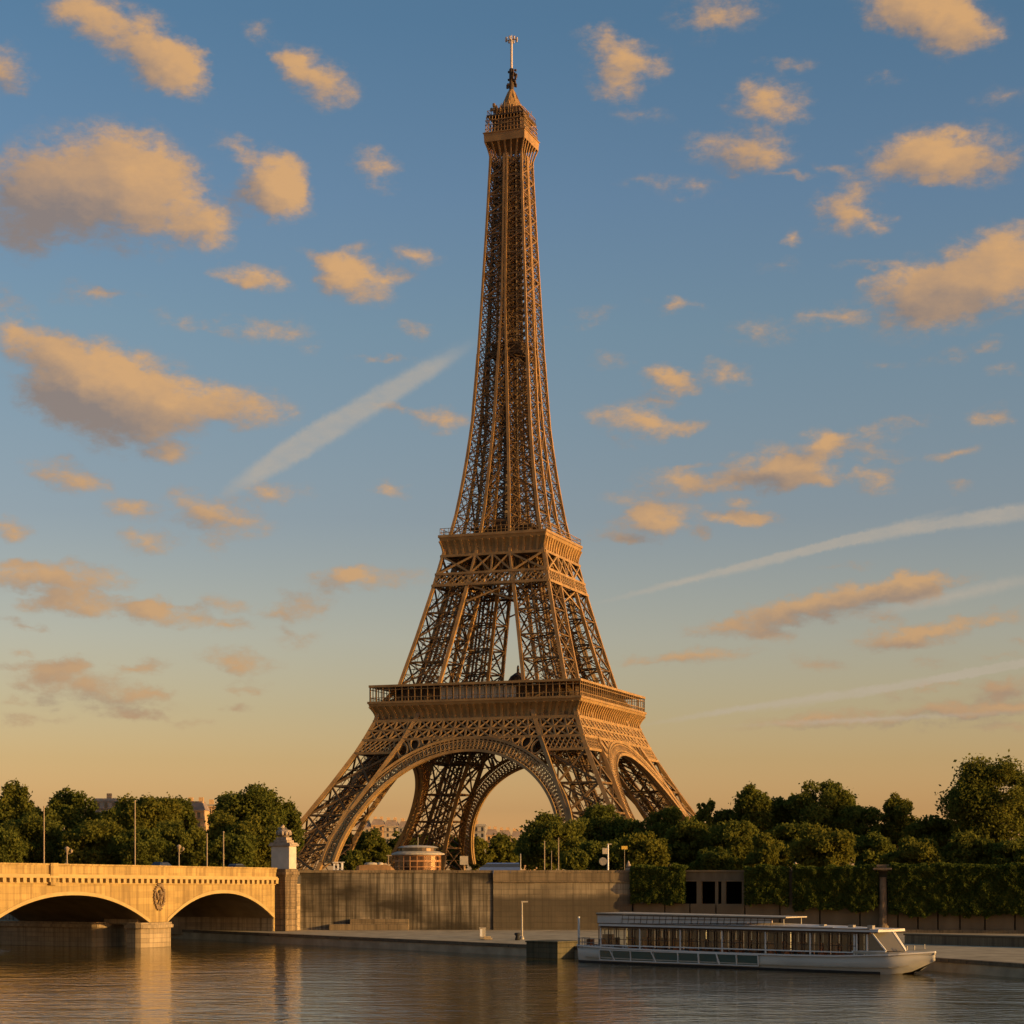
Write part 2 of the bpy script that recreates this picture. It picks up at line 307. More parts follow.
M = {
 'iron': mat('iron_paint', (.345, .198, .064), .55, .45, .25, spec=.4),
 'iron_shaded': mat('iron_paint_shaded', (.17, .096, .033), .65, .55, .4),  # same paint as the chords, darkened in colour to imitate shade
 'iron_mid': mat('iron_paint_mid', (.22, .125, .045), .6, .5, .4),  # same paint again, with some shade put into the bracing colour
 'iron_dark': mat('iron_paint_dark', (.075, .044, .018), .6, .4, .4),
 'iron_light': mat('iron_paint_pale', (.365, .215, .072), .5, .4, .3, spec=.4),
 'mast': mat('mast_paint', (.5, .42, .36), .5, .2, 1),
 'dark': mat('dark_interior', (.008, .006, .004), .9, .4, .6, spec=0),  # near-black colour for the shade behind openings and girders
 'pane': glass('tower_glass', (.50, .46, .38), .3),
 'dim_pane': glass('dim_pane', (.12, .105, .075), .1),
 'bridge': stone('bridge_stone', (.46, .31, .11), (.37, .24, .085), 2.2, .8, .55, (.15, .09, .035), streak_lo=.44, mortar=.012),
 'bridge_pale': mat('bridge_coping', (.45, .31, .12), .8, .22, .8, bump=.2),
 'pier': stone('pier_stone', (.42, .31, .175), (.18, .13, .08), 1.8, .6, .6, (.10, .075, .045)),
 'mossy': stone('mossy_stone', (.12, .10, .055), (.04, .035, .02), 1.6, .6, .6, (.03, .03, .015)),
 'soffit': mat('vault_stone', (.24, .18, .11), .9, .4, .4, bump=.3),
 'pylon': stone('pylon_stone', (.27, .19, .105), (.09, .065, .04), 3.4, .8, .8, (.06, .042, .025), mortar=.03, streak_lo=.42),
 'block': mat('white_stone', (.55, .47, .37), .8, .18, 1.2, bump=.2),
 'sculpt': mat('sculpture_stone', (.42, .32, .23), .85, .5, 1.6, bump=.5),
 'sculpt_dark': mat('column_stone', (.20, .14, .085), .9, .45, 1.2, bump=.4),
 'relief': mat('relief_stone', (.24, .155, .075), .7, .4, 2),
 'wall': stone('embankment_stone', (.28, .228, .155), (.05, .04, .027), 2.3, .8, .8, (.022, .017, .010), streak_lo=.43, patch=.88),
 'wall2': stone('embankment_stone_clean', (.31, .245, .155), (.06, .046, .03), 2.3, .8, .6, (.05, .04, .027), streak_lo=.5, patch=.45, base_dark=6.2),
 'coping': stone('coping_stone', (.21, .155, .09), (.08, .06, .04), 2.2, 1.2, .7, (.06, .046, .03)),
 'concrete': mat('terrace_concrete', (.15, .115, .07), .9, .45, .8, bump=.3, stretch=(1, 1, .25)),
 'concrete_pale': mat('terrace_panel', (.16, .12, .07), .9, .3, .5, bump=.2, stretch=(1, 1, .3)),
 'quay': mat('quay_paving', (.46, .375, .25), .95, .4, .5, spec=0),
 'ground': mat('ground_gravel', (.2, .17, .12), .95, .3, .2),
 'asphalt': mat('asphalt', (.06, .055, .05), .9, .3, .5),
 'leaf_dark': leaf('leaf_dark', (.092, .104, .019), (.150, .152, .028), .48),
 'leaf_mid': leaf('leaf_mid', (.105, .112, .020), (.172, .165, .029), .48),
 'leaf_light': leaf('leaf_light', (.116, .116, .019), (.190, .172, .029), .48),
 'ivy': leaf('leaf_ivy', (.058, .076, .015), (.112, .126, .024), .42),
 'bark': mat('bark', (.06, .045, .03), .95, .4, 2, bump=.5, stretch=(1, 1, .2)),
 'white': mat('white_paint', (.70, .66, .60), .45, .12, .6, stretch=(.3, 1, 2)),
 'boat_white': mat('boat_white', (.58, .53, .44), .5, .35, .5, stretch=(.25, 1, 1.5)),
 'roofing': mat('boat_roof', (.60, .54, .47), .6, .2, .5),
 'boat_glass': glass('boat_green_glass', (.035, .06, .035), .1),
 'clear': clear_glass('cabin_glass', .07),
 'wood': mat('wood_brown', (.24, .11, .045), .7, .4, 1.5),
 'wood_dark': mat('wood_dark', (.11, .06, .03), .7, .4, 1.5),
 'orange': mat('orange_fabric', (.5, .16, .05), .8, .3, 2),
 'black': mat('black_rubber', (.02, .018, .016), .7, .3, 2),
 'metal': mat('grey_metal', (.30, .26, .21), .5, .25, 2, metal=.3),
 'pole': mat('pole_paint', (.34, .25, .15), .55, .2, 2),
 'pale': mat('pale_paint', (.42, .36, .27), .6, .2, 2),
 'blue': mat('blue_paint', (.07, .12, .30), .35, .2, 1, spec=.5),
 'car_dark': mat('dark_car_paint', (.03, .028, .028), .3, .2, 1, spec=.6),
 'car_grey': mat('grey_car_paint', (.12, .14, .18), .3, .2, 1, spec=.6),
 'window': glass('window_glass', (.03, .032, .035), .1),
 'canvas': mat('brown_canvas', (.30, .17, .075), .85, .35, 1.2, bump=.3),
 'copper': mat('cabin_shade', (.13, .055, .025), .5, .5, 2.5, stretch=(3, 3, .4)),
 'redcopper': mat('red_copper', (.13, .045, .018), .5, .5, 2.5, stretch=(3, 3, .4)),
 'tan_frame': mat('tan_frame', (.50, .24, .09), .5, .3, 2),
 'facade': mat('cream_facade', (.52, .40, .27), .85, .2, .3),
 'facade_warm': mat('ochre_facade', (.62, .38, .18), .85, .25, .3),
 'facade_grey': mat('grey_facade', (.34, .30, .25), .85, .2, .3),
 'zinc': mat('zinc_roof', (.30, .22, .16), .6, .25, .3),
 'yellow': mat('yellow_sign', (.6, .38, .06), .5, .15, 2),
}
def water_mat():
    m = bpy.data.materials.new('river_water'); m.use_nodes = True; nt = m.node_tree; N = nt.nodes; L = nt.links; b = N['Principled BSDF']
    b.inputs['Base Color'].default_value = (.066, .046, .010, 1); b.inputs['Roughness'].default_value = .06; b.inputs['IOR'].default_value = 1.33
    b.inputs['Specular IOR Level'].default_value = .5
    tc = N.new('ShaderNodeTexCoord')
    def nz(sc, st, det, rot=0, dist=0):
        mp = N.new('ShaderNodeMapping'); L.new(tc.outputs['Object'], mp.inputs[0]); mp.inputs['Scale'].default_value = st; mp.inputs['Rotation'].default_value = (0, 0, R(rot))
        n = N.new('ShaderNodeTexNoise'); n.inputs['Scale'].default_value = sc; n.inputs['Detail'].default_value = det; n.inputs['Distortion'].default_value = dist
        L.new(mp.outputs[0], n.inputs['Vector']); return n.outputs['Fac']
    prev = None
    for sc, st, det, rot, dist, amp in ((.17, (.6, 1, 1), 3, 14, .8, .15), (.62, (.6, 1, 1), 4, -8, .8, .105), (1.9, (.8, 1, 1), 3, 20, 0, .03), (.05, (.8, 1, 1), 2, 30, 0, .2)):
        bp = N.new('ShaderNodeBump'); bp.inputs['Strength'].default_value = 1; bp.inputs['Distance'].default_value = amp
        L.new(nz(sc, st, det, rot, dist), bp.inputs['Height'])
        if prev: L.new(prev, bp.inputs['Normal'])
        prev = bp.outputs[0]
    L.new(prev, b.inputs['Normal']); return m

# ------------------------------------------------------------------ setting: water, promenade, upper ground
tag(MB().face([(-3000,-400,0),(3000,-400,0),(3000,3000,0),(-3000,3000,0)]).build('water', water_mat()), kind='structure')
WALL = [(-700,962),(-250,515),(-75,335),(-33,292),(-31,290.4),(17.5,291),(70,273),(300,194),(900,-12)]
EDGE = [(-400,712),(-80,330),(-50,294),(-33,274),(2,232),(41.6,198),(47.4,185),(80,140),(200,-20)]
tag(MB().prism(EDGE + [(900,-40),(900,0),(300,210),(70,288),(17.5,305),(-20,305),(-75,350),(-250,530),(-700,980)], -3, 1.3).build('promenade', M['quay'], bevel=0), kind='structure')
tag(MB().prism([(x, y+2) for x, y in WALL[:6]] + [(20,299.5),(72.5,281),(303,202),(905,-5)] + [(4000,0),(4000,9000),(-4000,9000),(-700,1400)], -3, 9.0).build('ground', M['ground']), kind='structure')
def edge_stones():
    b = MB()
    for (x0, y0), (x1, y1) in zip(EDGE[1:-1], EDGE[2:]):
        L_ = math.hypot(x1-x0, y1-y0); n = max(1, int(L_/2.6)); dx, dy = (x1-x0)/L_, (y1-y0)/L_
        for i in range(n):
            a, c = (i+.012)*L_/n, (i+1-.012)*L_/n; nx, ny = -dy, dx
            p = [(x0+dx*a-nx*.12, y0+dy*a-ny*.12), (x0+dx*c-nx*.12, y0+dy*c-ny*.12), (x0+dx*c+nx*.7, y0+dy*c+ny*.7), (x0+dx*a+nx*.7, y0+dy*a+ny*.7)]
            b.prism(p, .95, 1.34)
    return b
tag(edge_stones().build('quay_kerb', M['coping']), kind='structure')

# ------------------------------------------------------------------ iron tower
def build_tower():
    T = thing('iron_tower', 'tall brown wrought iron lattice tower on four arched legs rising beside the river', 'tower', (-.17, 671, 9), R(-20))
    Hs = [0,10,20,30,39,48,55,61,78,96,106,114,122,130,140,150,170,189,215,238,243]
    Ws = [63,56.5,50,44,39,34.7,33,28.6,24,19.5,17.3,15.1,13.7,12.5,11.2,10.1,8.8,7.8,6.5,5.5,5.4]
    W = lambda h: float(np.interp(h, Hs, Ws))
    Hn = [0,12,23.6,37.5,49,55,61,105,116,150,190,200,243]; Nn = [42,39.5,34.3,25.8,20.5,18,14.6,5.9,4.6,2.4,.55,.5,.5]
    Nf = lambda h: float(np.interp(h, Hn, Nn))
    def lat(b, p, q, dep, t, nrm, lace=.16):
        p = Vector(p); q = Vector(q); d = (q-p); L_ = d.length
        if L_ < .3: return
        d /= L_; s = d.cross(Vector(nrm)).normalized()*(dep/2)
        b.bar(p+s, q+s, t, t, nrm); b.bar(p-s, q-s, t, t, nrm)
        n = max(2, int(L_/(dep*1.3)))
        for i in range(n):
            a, c = p+d*(L_*i/n), p+d*(L_*(i+1)/n); e = 1 if i % 2 else -1
            b.bar(a+s*e, c-s*e, lace, lace, nrm)
    # ---- one leg (corner -,-), later turned for the other three
    b = MB(); chords = MB()
    lv = [0,9,18.5,28,38.7,43,49.2,55,61,69,77,85.5,94.6,98.4,104.6,111.4]
    h = 111.4; st = 7.0
    while h < 238: h += st; st = max(3.6, st*.97); lv.append(min(h, 240))
    lv = sorted(set(lv))
    cor = lambda h, i: ((-W(h) if i in (0, 2) else -Nf(h)), (-W(h) if i in (0, 1) else -Nf(h)), h)   # 0 outer,1 front inner,2 side inner,3 inner
    faces = ((0, 1, (0, -1, 0)), (0, 2, (-1, 0, 0)), (1, 3, (1, 0, 0)), (2, 3, (0, 1, 0)))
    for a, c in zip(lv[:-1], lv[1:]):
        low = c <= 55; mid = 55 < c <= 111.4
        ch = 1.35 if low else 1.1 if mid else (.92 if a < 170 else .72)
        for i in range(4): chords.bar(cor(a, i), cor(c, i), ch, ch, (0, 1, 0))
        for (i, j, nrm) in faces:
            A0, A1, B0, B1 = (Vector(cor(a, i)), Vector(cor(a, j)), Vector(cor(c, i)), Vector(cor(c, j)))
            wid = (A1-A0).length
            if wid < .8: continue
            if low or mid:
                if 104 < c < 112: continue
                if (c-a) > 5:
                    outer = i == 0; t = (.66 if outer else .42) if low else (.42 if outer else .3)
                    b.bar(A0, B1, t, .5, nrm); b.bar(A1, B0, t, .5, nrm)
                    m0, m1 = (A0+B0)/2, (A1+B1)/2; mm = (A0+A1)/2; mt = (B0+B1)/2; q_ = .2 if low else .16
                    b.bar(m0, m1, q_, q_, nrm)
                    if outer:
                        b.bar(mm, mt, q_, q_, nrm)
                        for u, v in ((m0, mm), (m1, mt)): b.bar(u, v, .16, .16, nrm)
                b.bar(A0, A1, .6 if low else .42, .45, nrm)
            else:
                t = .27 if a < 170 else .22
                b.bar(A0, B1, t, t, nrm); b.bar(A1, B0, t, t, nrm); b.bar(A0, A1, t*1.1, t*1.1, nrm)
                if wid > 4:
                    m0, m1 = (A0+B0)/2, (A1+B1)/2; b.bar(m0, m1, .18, .18, nrm); mm = (A0+A1)/2; mt = (B0+B1)/2
                    for u, v in ((m0, mm), (m1, mm), (m0, mt), (m1, mt)): b.bar(u, v, .15, .15, nrm)
        if c-a > 2 and not 49 < a < 55 and not 104 < a < 112:     # small irregular members inside the leg
            wl = W(a)-Nf(a); rr_ = random.Random(int(a*10)); th = .2 if low else .16 if mid else .12
            for _k in range(26 if low else 20 if mid else 7):
                def rp(): h_ = rr_.uniform(a, c); return (-W(h_)+rr_.random()*(W(h_)-Nf(h_)), -W(h_)+rr_.random()*(W(h_)-Nf(h_)), h_)
                p_ = rp(); q_2 = rp(); f_ = min(1, .62*wl/max(.1, math.dist(p_, q_2))); b.bar(p_, tuple(p_[n_]+(q_2[n_]-p_[n_])*f_ for n_ in range(3)), th)
        if a < 104:       # diaphragm
            b.bar(cor(a, 0), cor(a, 3), .4); b.bar(cor(a, 1), cor(a, 2), .4)
    # lift rails and stairs inside the leg
    for off in ((-1.6, -1.6), (1.6, 1.6), (1.6, -1.6), (-1.6, 1.6)):
        hh = [0,10,20,30,40,49] + [55,70,85,104]
        pts = [(-(W(q)+Nf(q))/2+off[0], -(W(q)+Nf(q))/2+off[1], q) for q in hh]
        for p, q in zip(pts[:-1], pts[1:]): b.bar(p, q, .55, .7)
    rnd = random.Random(4)
    q = 1.0
    while q < 103:
        m0 = -(W(q)+Nf(q))/2; m1 = -(W(q+3.1)+Nf(q+3.1))/2; s_ = 1 if int(q/3.1) % 2 else -1; hw = (W(q)-Nf(q))*.27
        b.bar((m0-hw*s_, m0, q), (m1+hw*s_, m1+.6, q+3.1), .35, .18)
        b.bar((m0, m0-hw*s_, q), (m1+.5, m1+hw*s_, q+3.1), .3, .18)
        if int(q/3.1) % 2 == 0:
            b.bar((m0-1.6, m0-1.6, q), (m0+1.6, m0-1.6, q), .3); b.bar((m0-1.6, m0+1.6, q), (m0+1.6, m0+1.6, q), .3)
            b.bar((m0-1.6, m0-1.6, q), (m1+1.6, m1+1.6, q+3.1), .2)
        q += 3.1
    leg = chords.build('leg', M['iron'], T); b.build('lattice', M['iron_shaded'], leg)
    for i in range(4):
        x, y, z = cor(0, i); f = MB(); f.hexa([(x-4,y-4,-1),(x+4,y-4,-1),(x+4,y+4,-1),(x-4,y+4,-1),(x-2.4,y-2.4,.6),(x+2.4,y-2.4,.6),(x+2.4,y+2.4,.6),(x-2.4,y+2.4,.6)])
        f.build('masonry_plinth', M['coping'], leg)
    def quad(o):
        for k in (1, 2, 3):
            c = copy_tree(o, T); c.rotation_euler = (0, 0, k*math.pi/2)
    quad(leg)
    # ---- arch under the first platform, on the front face
    RI, RO, ZC = 37.0, 41.2, 2.0
    def ap(r, ph, dy=0):
        h = ZC + r*math.cos(ph); return (r*math.sin(ph), -(W(max(0, h))+.5)+dy, h)
    b = MB(); n = 84; P0, P1 = R(-88), R(88)
    an = [P0+(P1-P0)*i/n for i in range(n+1)]
    for a, c in zip(an[:-1], an[1:]):
        for r, w_, d_ in ((RI, .9, 1.2), (RO, .8, 1.0), (RI+1.1, .35, .5), (RO-1.0, .35, .5)):
            b.bar(ap(r, a), ap(r, c), d_, w_, (0, -1, 0) if 0 else (math.sin(a), 0, math.cos(a)))
        b.bar(ap(RI, a), ap(RO, a), .32, .4, (0, 1, 0))
        b.bar(ap(RI+1.1, a), ap(RO-1.0, c), .2, .3, (0, 1, 0)); b.bar(ap(RI+1.1, c), ap(RO-1.0, a), .2, .3, (0, 1, 0))
        # inner rib and soffit lattice
        for r, w_ in ((RI, .7), (RO, .5)): b.bar(ap(r, a, 1.7), ap(r, c, 1.7), .7, w_, (math.sin(a), 0, math.cos(a)))
        b.bar(ap(RI, a, 0), ap(RI, a, 1.7), .22, .22)
        b.bar(ap(RI, a, 1.7), ap(RO, c, 1.7), .25, .25, (0, 1, 0)); b.bar(ap(RI, c, 1.7), ap(RO, a, 1.7), .25, .25, (0, 1, 0))
    arch = b.build('arch', M['iron_light'], T)
    sb = MB()                                               # ovals between arch and girder
    for k in range(-30, 30):
        a, c = R(k*1.1), R(k*1.1+1.1); p, q = ap(RO-.8, a, 1.3), ap(RO-.8, c, 1.3)
        sb.face([p, q, (q[0], -W(43.2)+.8, 43.2), (p[0], -W(43.2)+.8, 43.2)])
    for sg in (-1, 1):
        s = MB()
        for deg, ar, at in ((9.5, .34, .9), (12.8, .55, 1.0), (16.6, .9, 1.15), (20.9, 1.35, 1.3), (25.8, 1.9, 1.5), (31.4, 2.5, 1.7)):
            ph = R(deg)*sg; rc = RO+.5+ar
            ring = [ap(rc+ar*math.cos(t), ph+at/rc*math.sin(t)) for t in [2*math.pi*k/16 for k in range(17)]]
            for p, q in zip(ring[:-1], ring[1:]): s.bar(p, q, .5, .55, (0, 1, 0))
            s.bar(ap(RO, ph+R(2.4)*sg), ap(RO+2*ar+1, ph+R(2.4)*sg), .4, .45, (0, 1, 0))
        s.bar((sg*Nf(43), -W(43)-.4, 43), (sg*Nf(20), -W(20)-.4, 20), 1.2, 1.0, (0, 1, 0))
        s.build('spandrel_ring', M['iron_light'], arch)
    quad(arch)
    sp = sb.build('spandrel_shade', M['iron_dark'], T); c = sp.copy(); C.collection.objects.link(c); c.parent = T; c.rotation_euler = (0, 0, math.pi/2)  # added dark sheet giving the oval openings their shade
    # ---- girder with two rows of crosses
    def rowx(b, h0, h1, n, t, u0=None, u1=None, vert=True, off=.45, single=False):
        for i in range(n):
            for (ha, hb) in ((h0, h1),):
                ua = lambda h, k: ((-W(h) if u0 is None else u0(h)) + ((W(h) if u1 is None else u1(h)) - (-W(h) if u0 is None else u0(h)))*k/n)
                p = (ua(ha, i), -W(ha)-off, ha); q = (ua(hb, i+1), -W(hb)-off, hb); r_ = (ua(ha, i+1), -W(ha)-off, ha); s_ = (ua(hb, i), -W(hb)-off, hb)
                b.bar(p, q, t, t, (0, 1, 0))
                b.bar(r_, s_, t, t, (0, 1, 0))
                if vert: b.bar(p, s_, t*1.15, t*1.2, (0, 1, 0))
    def chord(b, h, t, d=.9, off=.45): b.bar((-W(h)-off, -W(h)-off, h), (W(h)+off, -W(h)-off, h), d, t)
    b = MB()
    for h0 in (43, 46.1): rowx(b, h0, h0+3.1, 17, .5)
    for h_, t in ((43, .8), (46.1, .6), (49.2, .9)): chord(b, h_, t)
    for sg in (-1, 1):                                       # finer band on the legs only
        lo = (lambda h: -W(h)) if sg < 0 else (lambda h: Nf(h)); hi = (lambda h: -Nf(h)) if sg < 0 else (lambda h: W(h))
        for k in range(2): rowx(b, 38.9+k*2.05, 38.9+(k+1)*2.05, 8, .34, lo, hi, vert=False)
        b.bar((lo(38.7), -W(38.7)-.45, 38.7), (hi(38.7), -W(38.7)-.45, 38.7), .8, .8)
    for dep in (2.2, 5.5, 9.0):                              # inner girders
        for i in range(24):
            u = -W(46)*.93 + 2*W(46)*.93*i/24; v = u+2*W(46)*.93/24
            b.bar((u, -W(46)+dep, 43.2), (v, -W(46)+dep, 49), .5, .5, (0, 1, 0)); b.bar((v, -W(46)+dep, 43.2), (u, -W(46)+dep, 49), .5, .5, (0, 1, 0))
        b.bar((-W(43), -W(46)+dep, 43.2), (W(43), -W(46)+dep, 43.2), .6)
    g = b.build('lattice_girder', M['iron_light'], T)
    MB().box(-31, 31, -32.6, -32.4, 43.6, 49.4).build('girder_shade', M['dark'], g)  # dark sheet standing in for the shade behind the crosses
    quad(g)
    b = MB()                                                 # trusses between the inner leg corners, under the deck
    for yy in (-20.5, -14.5):
        for i in range(10):
            u0, u1 = -20.5+4.1*i, -20.5+4.1*(i+1); lo_ = lambda u: 48.6-9.5*(abs(u)/20.5)**2.2-3.2
            b.bar((u0, yy, lo_(u0)), (u1, yy, 48.8), .28, .28, (0, 1, 0)); b.bar((u1, yy, lo_(u1)), (u0, yy, 48.8), .28, .28, (0, 1, 0))
            b.bar((u0, yy, lo_(u0)), (u1, yy, lo_(u1)), .5, .5, (0, 1, 0)); b.bar((u0, yy, lo_(u0)), (u0, yy, 48.8), .25, .25, (0, 1, 0))
    for i in range(11):
        u0 = -20.5+4.1*i; b.bar((u0, -20.5, lo_(u0)), (u0, -14.5, lo_(u0)+1), .3); b.bar((u0, -33.5, 45.5), (u0, -20.5, lo_(u0)), .3)
    quad(b.build('inner_truss', M['iron_shaded'], T))
    # ---- first platform: coved cornice with brackets, ledge, gallery
    def cornice(h0, h1, h2, w0, w1, n, name, m, br, flare=1.0):
        b = MB(); pr = []
        for k in range(7):
            t = k/6; pr.append((w0+(w1-w0-.3)*(t**2.2)*flare, h0+(h1-h0)*t))
        ins = .22
        for (ra, za), (rb, zb) in zip(pr[:-1], pr[1:]):
            b.face([(-ra+ins, -ra+ins, za), (ra-ins, -ra+ins, za), (rb-ins, -rb+ins, zb), (-rb+ins, -rb+ins, zb)])
            for i in range(n+1):
                k = -1+2*i/n; b.bar((k*ra, -ra, za), (k*rb, -rb, zb), br, .8, (1, 0, 0))
            
        b.bar((-w0-.2, -w0-.2, h0), (w0+.2, -w0-.2, h0), .7, .7)
        o = b.build(name, m, T)
        l = MB(); e = w1
        l.hexa([(-e+.25,-e+.25,h1),(e-.25,-e+.25,h1),(e-3,-e+3,h1),(-e+3,-e+3,h1),(-e,-e,h1+.55*(h2-h1)),(e,-e,h1+.55*(h2-h1)),(e-3,-e+3,h1+.55*(h2-h1)),(-e+3,-e+3,h1+.55*(h2-h1))])
        l.hexa([(-e-.25,-e-.25,h1+.55*(h2-h1)+.003),(e+.25,-e-.25,h1+.55*(h2-h1)+.003),(e-3,-e+3,h1+.55*(h2-h1)+.003),(-e+3,-e+3,h1+.55*(h2-h1)+.003),(-e-.25,-e-.25,h2),(e+.25,-e-.25,h2),(e-3,-e+3,h2),(-e+3,-e+3,h2)])
        l.build('ledge', M['iron_light'], o)
        quad(o); return o
    cornice(49.4, 54.0, 55.6, 34.2, 36.3, 30, 'first_cornice', M['iron_light'], .42)
    d = MB()
    for (x0, x1, y0, y1) in ((-36,36,-36,-13),(-36,36,13,36),(-36,-13,-13,13),(13,36,-13,13)): d.box(x0, x1, y0, y1, 54.2, 55.3)
    for k in range(-5, 6):
        if abs(k*6.2) < 13:
            for (y0, y1) in ((-33, -13), (13, 33)): d.box(k*6.2-.25, k*6.2+.25, y0, y1, 49.5, 54.19)
            for (y0, y1) in ((-33, -13), (13, 33)): d.box(y0, y1, k*6.2-.25, k*6.2+.25, 50, 54.18)
        else: d.box(k*6.2-.25, k*6.2+.25, -33, 33, 49.6, 54.17)
    d.build('first_deck', M['iron_dark'], T)
    gl = MB(); rr = 35.8
    for i in range(33):
        u = -rr+2*rr*i/32; gl.bar((u, -rr, 55.6), (u, -rr, 60.2), .26 if i not in (0, 32) else .4)
        gl.bar((u+rr/32, -rr, 55.6), (u+rr/32, -rr, 56.8), .14) if i < 32 else None
    gl.bar((-rr, -rr, 56.85), (rr, -rr, 56.85), .2); gl.bar((-rr, -rr, 59.4), (rr, -rr, 59.4), .18)
    ga = gl.build('gallery_railing', M['iron'], T)
    rf = MB(); e = 36.2
    rf.hexa([(-e,-e,60.2),(e,-e,60.2),(e-7,-e+7,60.4),(-e+7,-e+7,60.4),(-e,-e,60.95),(e,-e,60.95),(e-7,-e+7,61.5),(-e+7,-e+7,61.5)])
    rf.build('gallery_roof', M['iron_light'], ga); quad(ga)
    # pavilion behind the front gallery, with pale panes
    pv = MB(); pv.box(-27, 27, -31.4, -24, 55.35, 60.15); pav = pv.build('pavilion', M['iron_dark'], T)
    for i in range(12):
        u = -13.2+i*2.2; MB().box(u+.12, u+2.05, -31.55, -31.42, 56.2, 59.9).build('window_pane', M['pane'], pav)
    for k in (1, 3):
        c = pav.copy(); C.collection.objects.link(c); c.parent = T; c.rotation_euler = (0, 0, k*math.pi/2)
    dm = MB(); dm.lathe([(3.9,55.3),(3.9,64),(4.3,64.2),(3.9,66.2),(2.6,68.4),(1.2,69.4),(.5,69.8),(.4,71.8),(.02,72.4)], -6.5, 24.5, 16)
    dm.build('domed_kiosk', M['iron_dark'], T)
    # ---- second platform
    b = MB()
    rowx(b, 98.4, 104.4, 1, .6, lambda h: -W(h), lambda h: -Nf(h)); rowx(b, 98.4, 104.4, 2, .55, lambda h: -Nf(h), lambda h: Nf(h)); rowx(b, 98.4, 104.4, 1, .6, lambda h: Nf(h), lambda h: W(h))
    for k in range(2): rowx(b, 94.6+k*1.9, 96.5+k*1.9, 20, .3, vert=False)
    for h_, t in ((94.6, .8), (98.4, .75), (104.5, .8)): chord(b, h_, t)
    for i in range(10):
        u = -14+2.8*i
        b.bar((u, -13.5, 95), (u+2.8, -13.5, 104), .4, .4, (0, 1, 0)); b.bar((u+2.8, -13.5, 95), (u, -13.5, 104), .4, .4, (0, 1, 0))
    b.bar((-14, -13.5, 95), (14, -13.5, 95), .5)
    # bracing between the legs just below
    rowx(b, 88.5, 94.4, 1, .45, lambda h: -Nf(h), lambda h: Nf(h), vert=False, off=-.2)
    g2 = b.build('upper_girder', M['iron_light'], T); quad(g2)
    cornice(104.6, 109.5, 111.4, 17.5, 18.7, 15, 'second_cornice', M['iron_light'], .36, 1.15)
    d = MB(); d.box(-17.5, 17.5, -17.5, 17.5, 109.7, 110.6); d.box(-16.6, 16.6, -16.6, 16.6, 104.9, 105.3)
    d.box(-9.5, 9.5, -9.5, 9.5, 110.62, 114.2); d.box(-10.6, 10.6, -10.6, 10.6, 114.21, 114.7)
    d.box(-4.5, 4.5, -4.5, 4.5, 114.71, 118.5)
    d.build('second_deck', M['iron_dark'], T)
    gl = MB(); rr = 18.4
    for i in range(25):
        u = -rr+2*rr*i/24; gl.bar((u, -rr, 111.4), (u, -rr, 113.6), .13)
    for z in (112.3, 113.6): gl.bar((-rr, -rr, z), (rr, -rr, z), .16)
    for i in range(11):
        u = -10.4+2.08*i; gl.bar((u, -10.4, 114.7), (u, -10.4, 116.4), .13)
    gl.bar((-10.4, -10.4, 116.4), (10.4, -10.4, 116.4), .16)
    quad(gl.build('safety_railing', M['iron'], T))
    # ---- shaft bracing between the legs, face by face
    b = MB(); h = 116.0; i = 0
    while h < 236:
        st = max(6.0, 11-(h-116)*.045); h1 = min(h+st, 239)
        for sgn in (1,):
            p = (-Nf(h)-.2, -W(h), h); q = (Nf(h1)+.2, -W(h1), h1)
            if h < 185:
                b.bar(p, q, .55, .5, (0, 1, 0)); b.bar((Nf(h), -W(h), h), (-Nf(h1), -W(h1), h1), .3, .3, (0, 1, 0))
                b.bar((-Nf(h), -W(h), h), (Nf(h), -W(h), h), .4, .4)
            else:
                b.bar((-W(h), -W(h), h), (W(h1), -W(h1), h1), .42, .42, (0, 1, 0)); b.bar((-W(h), -W(h), h), (W(h), -W(h), h), .36, .36)
        h = h1; i += 1
    quad(b.build('shaft_bracing', M['iron_mid'], T))
    # ---- central lift shaft
    b = MB(); h = 111; q = lambda h: float(np.interp(h, [111, 150, 240], [4.0, 3.2, 2.3]))
    while h < 240:
        h1 = h+3.0
        for sx, sy in ((-1,-1),(1,-1),(1,1),(-1,1)): b.bar((sx*q(h), sy*q(h), h), (sx*q(h1), sy*q(h1), h1), .42)
        for k in range(4):
            ca, sa = (1, 0, -1, 0)[k], (0, 1, 0, -1)[k]
            t = lambda u, hh: (u*q(hh)*ca+q(hh)*sa, u*q(hh)*sa-q(hh)*ca, hh)
            b.bar(t(-1, h), t(1, h1), .26); b.bar(t(1, h), t(-1, h1), .26); b.bar(t(-1, h), t(1, h), .26)
        b.bar((-q(h)*.4, -q(h)*.4, h), (-q(h1)*.4, -q(h1)*.4, h1), 1.5, 1.3); b.bar((q(h)*.45, q(h)*.3, h), (q(h1)*.45, q(h1)*.3, h1), 1.4, 1.3)
        h = h1
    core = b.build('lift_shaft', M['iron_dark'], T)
    MB().box(-6.2, 6.2, -6.2, 6.2, 172.5, 173.2).box(-5.2, 5.2, -5.2, 5.2, 173.21, 176.2).box(-5.8, 5.8, -5.8, 5.8, 176.21, 176.7).build('transfer_platform', M['iron_dark'], core)
    # ---- summit
    for k in range(7):
        kk = -1+2*k/6; b = MB()
        prev = None
        for t in (0, .25, .5, .75, 1):
            p = (kk*(5.4+1.5*t**2), -(5.4+1.5*t**2), 236.5+7.2*t)
            if prev: b.bar(prev, p, .34, .5, (1, 0, 0))
            prev = p
        quad(b.build('summit_bracket', M['iron'], T))
